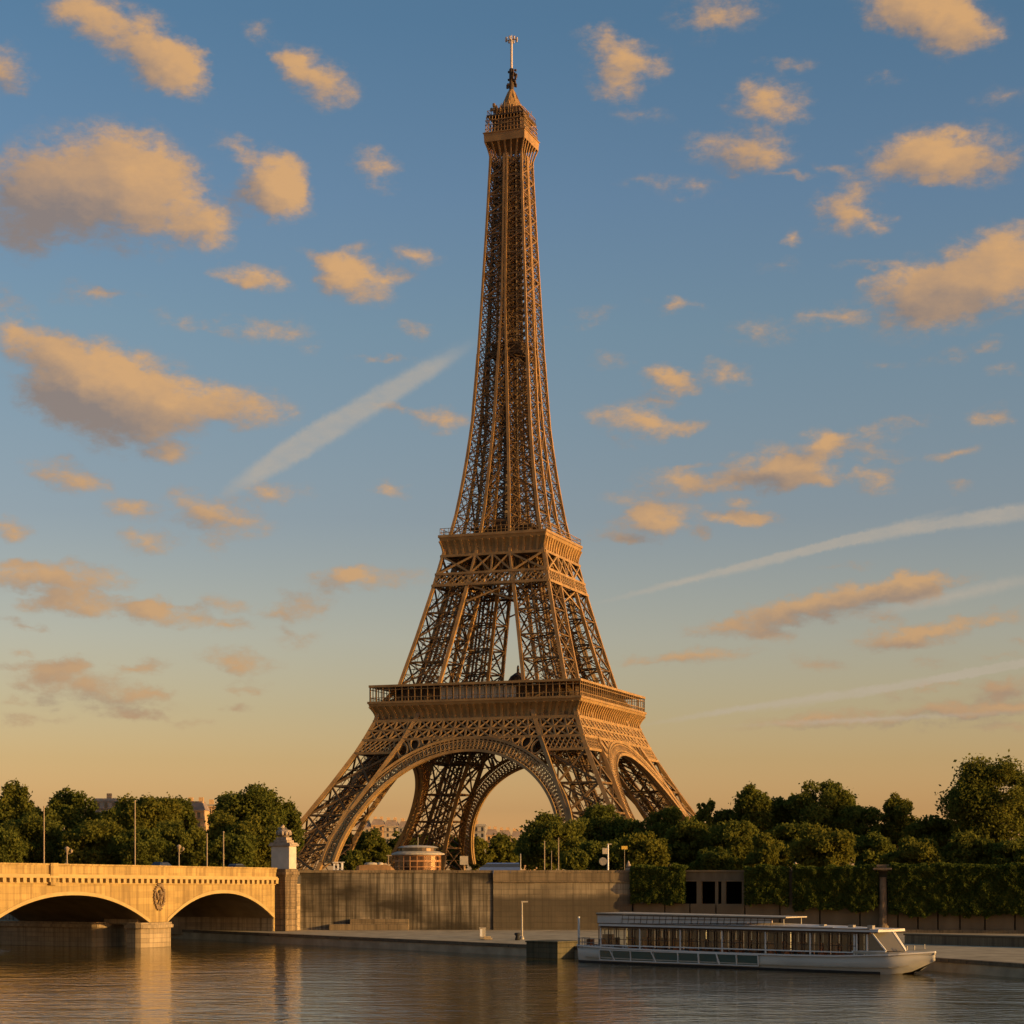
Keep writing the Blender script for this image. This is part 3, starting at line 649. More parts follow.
    b = MB()
    for (za, zb, r0, r1) in ((243.6, 246.4, 7.1, 7.25), (246.403, 246.7, 7.5, 7.5)):
        b.hexa([(-r0,-r0,za),(r0,-r0,za),(r0,r0,za),(-r0,r0,za),(-r1,-r1,zb),(r1,-r1,zb),(r1,r1,zb),(-r1,r1,zb)])
    sm = b.build('summit_platform', M['iron'], T)
    b = MB(); b.box(-4.9, 4.9, -4.9, 4.9, 246.71, 252.2); b.box(-6.5, 6.5, -6.5, 6.5, 252.21, 252.7); b.box(-4.2, 4.2, -4.2, 4.2, 252.71, 255.0); b.box(-4.7, 4.7, -4.7, 4.7, 255.01, 255.3)
    b.build('summit_cabin', M['iron_dark'], sm)
    b = MB()
    for k in range(4):
        ca, sa = (1, 0, -1, 0)[k], (0, 1, 0, -1)[k]
        t = lambda u, r, z: (u*r*ca+r*sa, u*r*sa-r*ca, z)
        for i in range(13):
            u = -1+i/6; b.bar(t(u, 6.9, 246.7), t(u, 6.5, 252.2), .14); b.bar(t(u, 6.3, 252.7), t(u, 6.3, 254.2), .12)
        for z in (248, 249.4, 250.8): b.bar(t(-1, 6.8, z), t(1, 6.8, z), .2)
        b.bar(t(-1, 6.3, 254.2), t(1, 6.3, 254.2), .15); b.bar(t(-1, 6.9, 246.8), t(1, 6.6, 252), .16); b.bar(t(1, 6.9, 246.8), t(-1, 6.6, 252), .16)
    rnd = random.Random(7)
    for i in range(44):
        a_ = rnd.uniform(0, 6.283); r = rnd.uniform(4.4, 7.0); x, y = r*math.cos(a_), r*math.sin(a_); z = rnd.uniform(254.5, 257.4)
        b.bar((x, y, 252.7), (x, y, z), .16)
        if i % 3 == 0: b.box(x-.4, x+.4, y-.3, y+.3, z-1.2, z-.2)
    b.build('antenna_railing', M['iron'], sm)
    b = MB(); b.lathe([(4.5,255.3),(4.3,256.1),(3.6,257.2),(2.9,258.0),(2.6,258.9),(1.8,260),(1.45,261.4),(.9,262.6)], n=14)
    for i in range(8):
        a_ = i*math.pi/4; b.bar((4.1*math.cos(a_), 4.1*math.sin(a_), 255.3), (1.2*math.cos(a_), 1.2*math.sin(a_), 261.8), .3)
    b.build('cupola', M['iron'], sm)
    b = MB(); b.lathe([(.8,262.6),(.8,269.6),(.5,269.9)], n=10)
    for i in range(22):
        a_ = rnd.uniform(0, 6.283); z = 263+rnd.random()*6.2; r = rnd.uniform(1.0, 1.7)
        b.box(r*math.cos(a_)-.3, r*math.cos(a_)+.3, r*math.sin(a_)-.3, r*math.sin(a_)+.3, z, z+rnd.uniform(.5, 1.3)); b.bar((0, 0, z+.3), (r*math.cos(a_), r*math.sin(a_), z+.3), .16)
    b.build('antenna_cluster', M['iron_dark'], sm)
    b = MB(); b.tube([(0,0,269.8),(0,0,279.4)], .42, 10); b.tube([(0,0,279.4),(0,0,281)], .2, 8)
    for a_ in (0, math.pi/2):
        b.bar((-2.1*math.cos(a_), -2.1*math.sin(a_), 279.5), (2.1*math.cos(a_), 2.1*math.sin(a_), 279.5), .3, .35)
    for i in range(8):
        a_ = i*math.pi/4; b.box(1.9*math.cos(a_)-.25, 1.9*math.cos(a_)+.25, 1.9*math.sin(a_)-.25, 1.9*math.sin(a_)+.25, 279.1, 280.1)
    b.build('mast', M['mast'], sm)
build_tower()

# ------------------------------------------------------------------ stone bridge
BA = R(61.9); BO = (-60, 235)
bd = (math.cos(BA), math.sin(BA)); bn = (bd[1], -bd[0])
def bridge_s(x, o=0):                       # distance along the bridge where it is seen at picture column x
    r = (x-512)/F; return (r*(BO[1]+bn[1]*o) - BO[0]-bn[0]*o) / (bd[0]-r*bd[1])
def bw(s, o, z): return (BO[0]+bd[0]*s+bn[0]*o, BO[1]+bd[1]*s+bn[1]*o, z)
PT = lambda s: 10.87 - .0098*s               # parapet top
def build_bridge():
    T = thing('stone_bridge', 'pale sunlit stone arch bridge crossing the river with a carved wreath', 'bridge', (BO[0], BO[1], 0), BA)
    DEEP = 22.0; SP = 3.15; ends = []
    arches = [(-40.5, -7.0, 6.9), (-2.9, 27.6, 6.92), (31.2, 55.6, 6.85)]
    def arcz(s):
        for a, c, cr in arches:
            if a < s < c:
                t = (s-(a+c)/2)/((c-a)/2); return SP + (cr-SP)*max(0, 1-abs(t)**2.15)
        return None
    top = lambda s: PT(s)-1.75
    for yy, nm in ((0, 'spandrel_wall'), (DEEP, 'spandrel_wall')):
        b = MB(); ss = sorted(set([-60+.6*i for i in range(196)] + [a for a, c, _ in arches] + [c for a, c, _ in arches] + [a+.02 for a, c, _ in arches] + [c-.02 for a, c, _ in arches]))
        ss = [q for q in ss if q <= 55.9]
        for s0, s1 in zip(ss[:-1], ss[1:]):
            m = (s0+s1)/2
            if arcz(m) is None: z0 = z1 = SP if m < 55 else .5
            else: z0 = arcz(s0) or SP; z1 = arcz(s1) or SP
            b.face([(s0, yy, z0), (s1, yy, z1), (s1, yy, top(s1)), (s0, yy, top(s0))] if yy == 0 else [(s1, yy, z1), (s0, yy, z0), (s0, yy, top(s0)), (s1, yy, top(s1))])
        b.build(nm, M['bridge'], T)
    for a, c, cr in arches:
        b = MB(); r = MB(); n = 36
        for i in range(n):
            s0, s1 = a+(c-a)*i/n, a+(c-a)*(i+1)/n; f = lambda s: SP+(cr-SP)*max(0, 1-abs((s-(a+c)/2)/((c-a)/2))**2.15)
            b.face([(s0, 0, f(s0)), (s0, DEEP, f(s0)), (s1, DEEP, f(s1)), (s1, 0, f(s1))])
            r.hexa([(s0, -.10, f(s0)-.02), (s1, -.10, f(s1)-.02), (s1, .2, f(s1)-.02), (s0, .2, f(s0)-.02), (s0, -.10, f(s0)+.42), (s1, -.10, f(s1)+.42), (s1, .2, f(s1)+.42), (s0, .2, f(s0)+.42)])
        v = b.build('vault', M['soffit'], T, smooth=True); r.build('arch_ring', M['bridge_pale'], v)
    for c in (28.3, -5.2):
        for (y0, y1, rd) in ((-.7, 1.6, 1), (6.5, 23.5, 0)):
            b = MB()
            def ring(e, z0, z1):
                w = 3.35+e; pl = [(c-w, y0+.9-e)] + [(c-w*math.cos(q*math.pi/8), y0+.9-e-1.5*math.sin(q*math.pi/8)**.8) for q in range(1, 8)] + [(c+w, y0+.9-e), (c+w, y1+e), (c-w, y1+e)]
                b.prism(pl, z0, z1)
            ring(0, -2, 2.5); ring(.25, 2.503, 2.9); ring(.08, 2.903, 3.2)
            b.build('pier', M['pier'], T)
        MB().box(c-1.6, c+1.6, 1.3, 6.8, 2.9, 6.2).build('pier_core', M['pier'], T)
    # cornice: string, dentils, shelf; then the parapet
    b = MB()
    for side in (0, 1):
        f = (lambda y: -y) if side == 0 else (lambda y: DEEP+y)
        def strip(s0, s1, yin, yout, d0, d1):
            y0, y1 = sorted((f(yin), f(yout)))
            b.hexa([(s0, y0, PT(s0)+d0), (s1, y0, PT(s1)+d0), (s1, y1, PT(s1)+d0), (s0, y1, PT(s0)+d0), (s0, y0, PT(s0)+d1), (s1, y0, PT(s1)+d1), (s1, y1, PT(s1)+d1), (s0, y1, PT(s0)+d1)])
        strip(-60, 55.9, -.5, .62, -1.75, -1.48); strip(-60, 55.9, -.5, .45, -1.478, -1.3); strip(-60, 55.9, -.4, .14, -2.42, -2.25)
        s = -59.5
        while s < 57: strip(s, s+.58, -.1, .55, -2.25, -1.752); s += 1.16
    b.build('cornice', M['bridge_pale'], T)
    for y0, y1 in ((-.25, .2), (DEEP-.2, DEEP+.25)):
        b = MB()
        for s0, s1 in ((-60, 8.0), (9.4, 55.9)):
            b.hexa([(s0, y0, PT(s0)-1.32), (s1, y0, PT(s1)-1.32), (s1, y1, PT(s1)-1.32), (s0, y1, PT(s0)-1.32), (s0, y0, PT(s0)-.2), (s1, y0, PT(s1)-.2), (s1, y1, PT(s1)-.2), (s0, y1, PT(s0)-.2)])
            b.hexa([(s0, y0-.12, PT(s0)-.2), (s1, y0-.12, PT(s1)-.2), (s1, y1+.12, PT(s1)-.2), (s0, y1+.12, PT(s0)-.2), (s0, y0-.12, PT(s0)), (s1, y0-.12, PT(s1)), (s1, y1+.12, PT(s1)), (s0, y1+.12, PT(s0))])
        b.box(8.0, 9.4, y0-.3, y1+.3, 8.2, PT(8.7)+.06)
        b.build('parapet', M['bridge'], T)
    MB().hexa([(-60, .2, 8.0), (74, .2, 8.0), (74, DEEP-.2, 8.0), (-60, DEEP-.2, 8.0), (-60, .2, PT(-60)-1.2), (74, .2, PT(57)-1.2), (74, DEEP-.2, PT(57)-1.2), (-60, DEEP-.2, PT(-60)-1.2)]).build('deck', M['asphalt'], T)
    MB().box(55.55, 74, .25, DEEP-.25, .6, 7.99).build('abutment', M['pier'], T)
    # wreath with a spread eagle, carved over the pier
    b = MB(); sc, zc = 29.5, 6.55
    def rz(t, k): return (sc+1.05*k*math.cos(t), -.12, zc+1.55*k*math.sin(t))
    rnd = random.Random(3)
    for i in range(26):
        t = 2*math.pi*i/26; p = rz(t, .9); q = rz(t+.34, 1.05+.18*rnd.random()); b.bar(p, q, .15, .26, (0, 1, 0)); b.bar(p, rz(t+.25, .84), .12, .2, (0, 1, 0))
    b.tube([(sc, -.15, zc-.7), (sc, -.3, zc-.2), (sc, -.32, zc+.3), (sc+.05, -.25, zc+.75), (sc+.22, -.25, zc+.88)], [.12, .32, .34, .2, .06], 8)
    for sg in (-1, 1):
        for k in range(4): b.bar((sc+.2*sg, -.2, zc+.25-.12*k), (sc+sg*(.78-.1*k), -.2, zc+.55-.32*k), .2, .16, (0, 1, 0))
        b.bar((sc+.1*sg, -.18, zc-.6), (sc+.3*sg, -.18, zc-1.05), .2, .14, (0, 1, 0))
    b.tube([(sc-.25, -.15, zc+1.6), (sc, -.2, zc+1.95), (sc+.25, -.15, zc+1.6)], .14, 6)
    b.build('carved_emblem', M['relief'], T)
build_bridge()
def build_pylon():
    T = thing('bridge_pylon', 'white stone pylon block on a coursed base at the end of the bridge', 'pylon', bw(56.1, 0, 1.3), BA)
    b = MB()
    for i in range(10):
        z = .86*i; e = 0 if i % 2 else .035; b.box(-.0-e, 3.0+e, -1.6-e, 2.9+e, z+.03, z+.83); 
    b.box(.06, 2.94, -1.54, 2.84, 0, 8.6)
    b.build('coursed_base', M['pylon'], T, bevel=.04)
    b = MB(); b.box(-.25, 3.2, -1.9, 3.1, 8.0, 8.45); b.box(-.1, 3.1, -1.75, 2.98, 7.7, 7.995); b.box(-.05, 3.05, -1.7, 2.9, 8.453, 8.85); b.build('plinth_moulding', M['pylon'], T, bevel=.04)
    b = MB(); b.box(1.2, 3.0, -1.45, 1.65, 8.853, 12.1); b.build('white_block', M['block'], T, bevel=.03)
    b = MB(); b.box(.95, 3.25, -1.75, 1.95, 12.103, 12.4); b.box(1.07, 3.13, -1.6, 1.8, 12.403, 12.6); b.build('block_cornice', M['sculpt'], T, bevel=.03)
    S = thing('stone_sculpture', 'weathered carved trophy sculpture on top of the white pylon block', 'sculpture', bw(58.2, -.1, 13.9), BA); S.scale = (.92, .92, .82)
    b = MB(); b.box(-.95, .95, -1.25, 1.25, 0, .45); b.box(-.75, .75, -1.0, 1.0, .45, .95); b.build('base', M['sculpt'], S, bevel=.06)
    b = MB(); b.lathe([(.5,.95),(.75,1.1),(1.02,1.5),(1.1,1.9),(1.05,2.15),(.6,2.3),(.3,2.32)], 0, 0, 14, .85, 1.12)
    for i in range(11):
        t = i*.571; b.lathe([(.1,1.25),(.22,1.45),(.24,1.8),(.12,2.0)], .85*math.cos(t), 1.1*math.sin(t), 8)
    b.build('urn', M['sculpt'], S, smooth=True)
    b = MB(); b.tube([(0,.3,2.2),(.1,.35,2.6),(0,.15,2.95),(.05,.1,3.2)], [.42,.36,.28,.05], 8); b.tube([(0,.5,2.3),(0,.95,2.55),(.05,1.15,2.5)], [.25,.2,.08], 7); b.tube([(0,.1,2.3),(0,-.4,2.5),(0,-.6,2.35)], [.25,.18,.06], 7)
    b.build('carved_figure', M['sculpt'], S, smooth=True)
build_pylon()
def lamp_pole(x, top, bottom, o, label, lantern=False):
    s = bridge_s(x, o); X, Y, _ = bw(s, o, 0); zt = pZ(top, Y); zb = PT(s)-1.2
    T = thing('street_lamp' if lantern else 'lamp_pole', label, 'street lamp' if lantern else 'pole', (X, Y, zb), 0, 'lamp poles on the bridge')
    h = zt-zb
    b = MB(); b.lathe([(.22,0),(.22,.5),(.14,.7),(.09,1),(.075,h-.1),(.05,h)] if not lantern else [(.2,0),(.2,.5),(.1,.8),(.07,h-.7),(.1,h-.65)], n=8); b.build('post', M['pole'], T)
    if lantern:
        b = MB(); b.lathe([(.08,h-.7),(.3,h-.1),(.34,h-.05),(.2,h+.12),(.04,h+.2)], n=8); b.tube([(0,0,h-.75),(.3,0,h-.7),(.55,0,h-.6)], .05, 6); b.lathe([(.1,h-.6),(.2,h-.3),(.05,h-.15)], .55, 0, 8); b.build('lantern', M['pole'], T)
    else:
        b = MB(); b.lathe([(.05,h),(.12,h+.06),(.1,h+.2),(.02,h+.26)], n=8); b.build('finial', M['pole'], T)
lamp_pole(44, 808, 862, -1.2, 'tall thin pole on the bridge, leftmost of the four')
lamp_pole(135, 802, 862, -1.2, 'tallest thin pole on the bridge, above the left arch shoulder')
lamp_pole(207, 835, 866, -1.2, 'shorter thin pole on the bridge beside the pole nearest the pylon')
lamp_pole(223.5, 833, 866, -1.2, 'thin pole on the bridge nearest to the white pylon block')
lamp_pole(67, 848, 863, -1.6, 'short lantern lamp on the bridge above the left arch', True)
lamp_pole(179, 846, 865, -1.6, 'short lantern lamp on the bridge right of the carved wreath', True)
def car(label, loc, rz, m, L_=4.3, H_=1.5, cat='car', name='parked_car', group='cars on the bridge'):
    T = thing(name, label, cat, loc, rz, group)
    k = L_/4.3; hz = H_/1.5
    sec = [(-2.15,.55,.75),(-2.05,.35,.95),(-1.2,.3,1.0),(1.2,.3,.95),(1.95,.33,.8),(2.15,.5,.65)]
    b = MB()
    for (xa, za, zb), (xc, zc, zd) in zip(sec[:-1], sec[1:]):
        b.hexa([(xa*k,-.86,za*hz),(xc*k,-.86,zc*hz),(xc*k,.86,zc*hz),(xa*k,.86,za*hz),(xa*k,-.82,zb*hz),(xc*k,-.82,zd*hz),(xc*k,.82,zd*hz),(xa*k,.82,zb*hz)])
    b.build('body', m, T)
    b = MB(); b.hexa([(-1.75*k,-.78,.96*hz),(1.15*k,-.78,.96*hz),(1.15*k,.78,.96*hz),(-1.75*k,.78,.96*hz),(-1.2*k,-.62,1.43*hz),(.35*k,-.62,1.43*hz),(.35*k,.62,1.43*hz),(-1.2*k,.62,1.43*hz)]); b.build('cabin_window', M['window'], T)
    MB().hexa([(-1.25*k,-.64,1.432*hz),(.4*k,-.64,1.432*hz),(.4*k,.64,1.432*hz),(-1.25*k,.64,1.432*hz),(-1.1*k,-.55,H_),(.25*k,-.55,H_),(.25*k,.55,H_),(-1.1*k,.55,H_)]).build('roof', m, T)
    for x in (-1.35*k, 1.35*k):
        for y in (-.8, .8):
            w = MB(); w.tube([(x, y-.1, .33), (x, y+.1, .33)], .33, 14); wh = w.build('wheel', M['black'], T); MB().tube([(x, y-.115, .33), (x, y+.115, .33)], .19, 10).build('rim', M['metal'], wh)
    for y in (-.6, .6): MB().box(2.05*k, 2.16*k, y-.15, y+.15, .6*hz, .72*hz).build('headlight', M['pale'], T)
for x, lab, m, h in ((163, 'dark car crossing the bridge near the carved wreath', M['car_dark'], 1.75), (238, 'bluish grey car crossing the bridge close to the white pylon', M['car_grey'], 1.7)):
    s = bridge_s(x, -5); p = bw(s, -5, PT(s)-1.19); car(lab, p, BA, m, 4.6, h)

# ------------------------------------------------------------------ embankment walls
def seg(name, label, p0, p1, z0, z1, m, cap=True, thick=.9, string=False):
    L_ = math.hypot(p1[0]-p0[0], p1[1]-p0[1]); T = thing(name, label, 'wall', (p0[0], p0[1], 0), math.atan2(p1[1]-p0[1], p1[0]-p0[0]))
    MB().box(0, L_, -.05, thick, z0, z1-.42).build('masonry', m, T)
    b = MB(); n = max(1, int(L_/2.4))
    for i in range(n): b.box(L_*i/n+.02, L_*(i+1)/n-.02, -.22, thick+.1, z1-.42, z1)
    b.build('coping', M['coping'], T, bevel=.03)
    if string:
        b = MB(); b.box(0, L_, -.28, 0, z1-1.75, z1-1.5); b.box(0, L_, -.16, 0, z1-1.497, z1-.425); b.build('string_course', M['coping'], T)
    return T
YW = 290.6
xw = lambda x: pX(x, YW)
seg('embankment_wall', 'streaked dark stained embankment wall between the pylon and the cleaner wall', (-31.2, 290.4), (xw(493), YW), .8, 9.98, M['wall'])
seg('embankment_wall', 'cleaner coursed embankment wall with a projecting string course and dark foot', (xw(493)+.04, YW-.2), (xw(632), YW-.15), .8, 9.98, M['wall2'], string=True, thick=1.4)
seg('embankment_wall', 'shaded embankment wall seen through the arches behind the bridge', (-75, 335), (-33.2, 292.2), .8, 9.9, M['wall'])
seg('embankment_wall', 'far embankment wall running upstream beyond the bridge', (-250, 515), (-75.05, 335.05), .8, 9.9, M['wall'])
MB().box
b = MB(); b.box(0, 11.5, -1.5, -.08, 1.3, 2.15); b.box(3.0, 11.5, -1.1, -.08, 2.153, 2.9)
lw = b.build('stone_bench', M['coping'], None, bevel=.05); lw.location = (xw(330), YW-.2, 0); tag(lw, 'low stepped stone ledge along the foot of the stained wall', 'ledge')

# terrace with concrete loggia on the right
TA = (17.6, 290.9); TB = (70, 273); TR = math.atan2(TB[1]-TA[1], TB[0]-TA[0]); tc_, ts_ = math.cos(TR), math.sin(TR)
def tt(x, y=0):                             # along-terrace coordinate at picture column x, y metres behind the front
    r = (x-512)/F; ox, oy = TA[0]-ts_*y, TA[1]+tc_*y; return (r*oy-ox)/(tc_-r*ts_)
def tp(t, y, z): return (TA[0]+tc_*t-ts_*y, TA[1]+ts_*t+tc_*y, z)
def build_terrace():
    T = thing('concrete_terrace', 'shaded concrete terrace with square pillars and dark openings above the quay', 'terrace', (TA[0], TA[1], 0), TR)
    E_ = tt(1160)
    MB().box(0, E_, .0, 6.0, 8.55, 9.75).build('beam', M['concrete'], T)
    b = MB(); b.box(-.1, E_, -.25, 1.2, 9.753, 9.98); b.box(-.1, E_, -.12, .0, 8.35, 8.548); b.build('coping', M['concrete_pale'], T)
    MB().box(0, E_, 5.6, 6.0, 1.3, 8.548).build('back_wall', M['dark'], T)  # near-black colour paints the shade deep inside the openings
    MB().box(0, E_, .3, 5.59, 4.6, 5.0).build('floor_slab', M['concrete'], T)
    for x, w in ((637, .6), (662, .6), (699, .72), (716.5, .42), (723.5, .62), (744, .66), (768, .6), (791, .62), (830, .6), (860, .6), (940, .6), (985, .6), (1040, .6), (1080, .6)):
        t = tt(x); MB().box(t-w/2, t+w/2, .02, .7, 4.9, 8.345).build('pillar', M['concrete_pale'], T)
    t = tt(884); b = MB(); b.lathe([(.75,1.3),(.75,2.2),(.55,2.4),(.5,8.8),(.6,9.0)], t, -.75, 12); b.build('round_column', M['sculpt_dark'], T)
    b = MB(); b.box(t-1.3, t+1.3, -1.6, 1.0, 9.99, 10.3); b.box(t-.9, t+.9, -1.2, .7, 10.303, 10.75); b.build('column_cap', M['sculpt_dark'], T, bevel=.08)
    b = MB()
    ts = [0, tt(665), tt(690), tt(716), tt(745), tt(780), tt(820), tt(860), tt(898), tt(918), tt(938), tt(960), tt(985), tt(1015), tt(1050), tt(1100), E_]
    for a, c in zip(ts[:-1], ts[1:]): b.box(a+.1, c-.1, -.12, .3, 1.3, 5.15)
    b.build('panel_wall', M['concrete_pale'], T)
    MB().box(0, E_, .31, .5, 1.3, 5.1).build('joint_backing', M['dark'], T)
    MB().box(0, E_, -.5, -.125, 1.3, 1.75).build('footing', M['coping'], T)
build_terrace()
p0, p1 = (pX(905, 236), 236), (pX(1150, 215), 215)
L_ = math.hypot(p1[0]-p0[0], p1[1]-p0[1]); lw = thing('low_quay_wall', 'low coursed quay wall with flat top on the right behind the boat bow', 'wall', (p0[0], p0[1], 1.3), math.atan2(p1[1]-p0[1], p1[0]-p0[0]))
b = MB()
for k in range(3): b.box(0, L_, -.1-.0*k, .9, .34*k, .34*k+.31)
b.box(.02, L_-.02, -.04, .85, 0, 1.0); b.build('courses', M['coping'], lw); MB().box(-.1, L_+.1, -.22, 1.0, 1.02, 1.22).build('capstone', M['concrete_pale'], lw, bevel=.03)
# mooring block at the quay edge beside the stern
b = MB(); b.box(0, 4.6, -2.6, 1.5, -2, 1.75); b.box(-.1, 4.7, -2.7, 1.6, 1.753, 1.95)
mb = b.build('mooring_block', M['mossy'], None, bevel=.05); mb.location = (pX(541, 227), 230.2, 0); mb.rotation_euler = (0, 0, R(-40)); tag(mb, 'mossy squared stone mooring block at the quay edge by the boat stern', 'mooring block')
def quay_lamp():
    D = 251; T = thing('quay_lamp', 'slim pale lamp post with a short arm on the quay', 'lamp', (pX(522, D), D, 1.3)); h = pZ(902, D)-1.3
    MB().tube([(0,0,0),(0,0,h)], [.13,.09], 8).build('post', M['pale'], T); MB().box(-.1, .75, -.12, .12, h-.05, h+.12).build('lamp_head', M['pale'], T)
    MB().lathe([(.3,0),(.3,.15),(.2,.4)], n=10).build('base', M['metal'], T)
    b = MB(); b.lathe([(.28,0),(.34,.15),(.22,.5),(.4,.75),(.36,.9),(.1,.95)], n=10); q = b.build('bollard', M['black'], None, smooth=True); q.location = (pX(517.5, 247.5), 247.5, 1.3); tag(q, 'squat black iron mooring bollard beside the quay lamp', 'bollard')
    T = thing('utility_box', 'small white utility box standing alone on the quay', 'utility box', (pX(482.5, 259), 259, 1.3))
    MB().box(-.38, .38, -.3, .3, 0, 1.15).build('cabinet', M['pale'], T, bevel=.02); MB().box(-.44, .44, -.36, .36, 1.153, 1.25).build('lid', M['pale'], T)
    MB().box(-.33, -.02, -.325, -.303, .12, 1.05).build('door', M['white'], T)
    q = MB().box(-.75, .75, -.35, .35, 0, .22).box(-.3, .6, -.2, .25, .22, .42).build('stone_slab', M['pier'], None, bevel=.06); q.location = (pX(486, 250), 250, 1.3); tag(q, 'loose flat stone slab lying on the quay before the white box', 'slab')
quay_lamp()

# ------------------------------------------------------------------ tour boat
def build_boat():
    T = thing('tour_boat', 'long low white river tour boat with glazed cabin moored at the quay', 'boat', (6.04, 217.2, 0), math.atan2(-.657, .754)); T.scale = (.94, 1, 1)
    st = [0,.5,2,5,9,20,30,36,38,39,40,41,42,43,43.8,44.5,45,45.4,45.75,46.0]
    yn = lambda t: float(np.interp(t, [0,.5,2,5,9,38,39.5,41,42,43,43.8,44.5,45,45.4,45.75,46.0], [1.7,1.2,.8,.3,0,0,.02,.14,.35,.75,1.20,1.63,1.95,2.2,2.42,2.58]))
    top = lambda t: float(np.interp(t, [0,10,27,36,42,46], [1.78,1.6,1.5,1.6,1.85,2.15]))
    kn = lambda t: float(np.interp(t, [0,38,42,43.6,46], [0,0,0,.2,1.35]))
    fl = lambda t: float(np.interp(t, [0,30,38,42,44,46], [.25,.25,.28,.35,.4,.2]))
    CY = 2.6
    b = MB(); rows = []
    for t in st:
        y = yn(t); w = CY-y; wb = max(.03, w-fl(t)); zk = kn(t); zt = top(t); zm = zk+(zt-zk)*.42; wm = wb+(w-wb)*.72
        rows.append([(t, CY-wb*.7, zk-(.7 if t < 43 else .03)), (t, CY-wb, zk), (t, CY-wm, zm), (t, CY-w, zt), (t, CY+w, zt), (t, CY+wm, zm), (t, CY+wb, zk), (t, CY+wb*.7, zk-(.7 if t < 43 else .03))])
    base = len(b.v)
    for r in rows: b.v += r
    for i in range(len(rows)-1):
        for j in range(7): b.f.append((base+i*8+j+1, base+i*8+j, base+(i+1)*8+j, base+(i+1)*8+j+1))
    b.f.append(tuple(base+j for j in range(8))); b.f.append(tuple(base+(len(rows)-1)*8+j for j in reversed(range(8))))
    hull = b.build('hull', M['boat_white'], T, smooth=True)
    for zoff, w_, m, nm in ((0, .16, 'white', 'gunwale'),):
        q = MB()
        for s_ in (1, -1):
            for a, c in zip(st[:-1], st[1:]): q.bar((a, CY-s_*(CY-yn(a)+.05), top(a)+.02), (c, CY-s_*(CY-yn(c)+.05), top(c)+.02), w_, .16)
        q.build(nm, M[m], hull)
    q = MB()
    for s_ in (1, -1):
        for a, c in zip(st[2:14], st[3:15]):
            f = lambda t: (CY-yn(t))-fl(t)*.40+.06
            q.bar((a, CY-s_*f(a), top(a)*.36+kn(a)*.6), (c, CY-s_*f(c), top(c)*.36+kn(c)*.6), .14, .12)
    q.build('rubbing_strake', M['pale'], hull)
    q = MB()
    for a, c in zip(st[:11], st[1:12]): q.bar((a, yn(a)+fl(a)*.9-.03, kn(a)+.1), (c, yn(c)+fl(c)*.9-.03, kn(c)+.1), .1, .22)
    q.build('waterline_band', M['black'], hull)
    # lower green glass band along the near side, framed
    def side(t, z):
        w = CY-yn(t); zt = top(t); k = 1-z/zt; return yn(t)+fl(t)*k*.62-.05
    divs = [4.4, 6.4, 9.2, 12.4, 15.8, 18.6, 21.0, 23.6, 26.4]
    for a, c in zip(divs[:-1], divs[1:]):
        q = MB(); z0, z1 = .42, 1.38; q.face([(a+.1, side(a, z0)-.02, z0), (c-.1, side(c, z0)-.02, z0), (c-.1, side(c, z1)-.02, z1), (a+.1, side(a, z1)-.02, z1)]); q.build('hull_window', M['boat_glass'], hull)
    q = MB()
    for i, t in enumerate(divs): q.bar((t+(.35 if i in (1, 3, 6) else 0), side(t, .4)-.06, .36), (t-(.3 if i in (1, 3) else 0), side(t, 1.45)-.06, 1.45), .15 if i in (5, 6) else .1)
    for a, c in zip(divs[:-1], divs[1:]): q.bar((a, side(a, .36)-.06, .36), (c, side(c, .36)-.06, .36), .1); q.bar((a, side(a, 1.45)-.05, 1.45), (c, side(c, 1.45)-.05, 1.45), .08)
    q.build('window_frame', M['white'], hull)
    q = MB(); pl = [(t, yn(t)+.25) for t in st[1:-1]] + [(t, 2*CY-yn(t)-.25) for t in reversed(st[1:-1])]
    q.prism(pl, 1.45, 1.52); q.build('deck', M['wood'], T)
    q = MB(); pl = [(t, yn(t)+.1) for t in st[7:]] + [(t, 2*CY-yn(t)-.1) for t in reversed(st[7:])]; q.prism(pl[:], 2.1, 2.2); 
    # cabin: posts, rails, panes, seats
    mu = MB()
    c0, c1 = 4.6, 40.9; yA, yB = .35, 2*CY-.35; RF = 4.02
    q = MB()
    n = 30
    for y in (yA, yB):
        for i in range(n+1):
            t = c0+(c1-2.6-c0)*i/n
            if i % 5 == 0: q.bar((t, y, 1.5), (t, y, RF), .15, .12, (1, 0, 0))
            else:
                mu.bar((t, y, 1.6), (t, y, RF), .08, .08, (1, 0, 0)); mu.bar((t+.33, y, 1.9), (t+.33, y, RF), .05, .05, (1, 0, 0))
        mu.bar((c0, y, 2.62), (c1-2.6, y, 2.62), .07, .07); mu.bar((c0, y, 3.7), (c1-1.5, y, 3.7), .06, .06); q.bar((c0, y, 1.95), (c1, y, 2.0), .12, .12)
        mu.bar((c0, y-.02, RF-.12), (c1-1.0, y-.02, RF-.12), .16, .2)  # dark strip painting the shadow line under the roof edge
    cab = q.build('cabin_frame', M['white'], T); mu.build('mullion', M['wood_dark'], cab)
    for i in range(10):
        a = c0+(c1-2.6-c0)*i/10; c = c0+(c1-2.6-c0)*(i+1)/10
        for y in (yA+.07, yB-.07): MB().face([(a+.12, y, 2.0), (c-.12, y, 2.0), (c-.12, y, RF-.05), (a+.12, y, RF-.05)]).build('cabin_pane', M['clear'], cab)
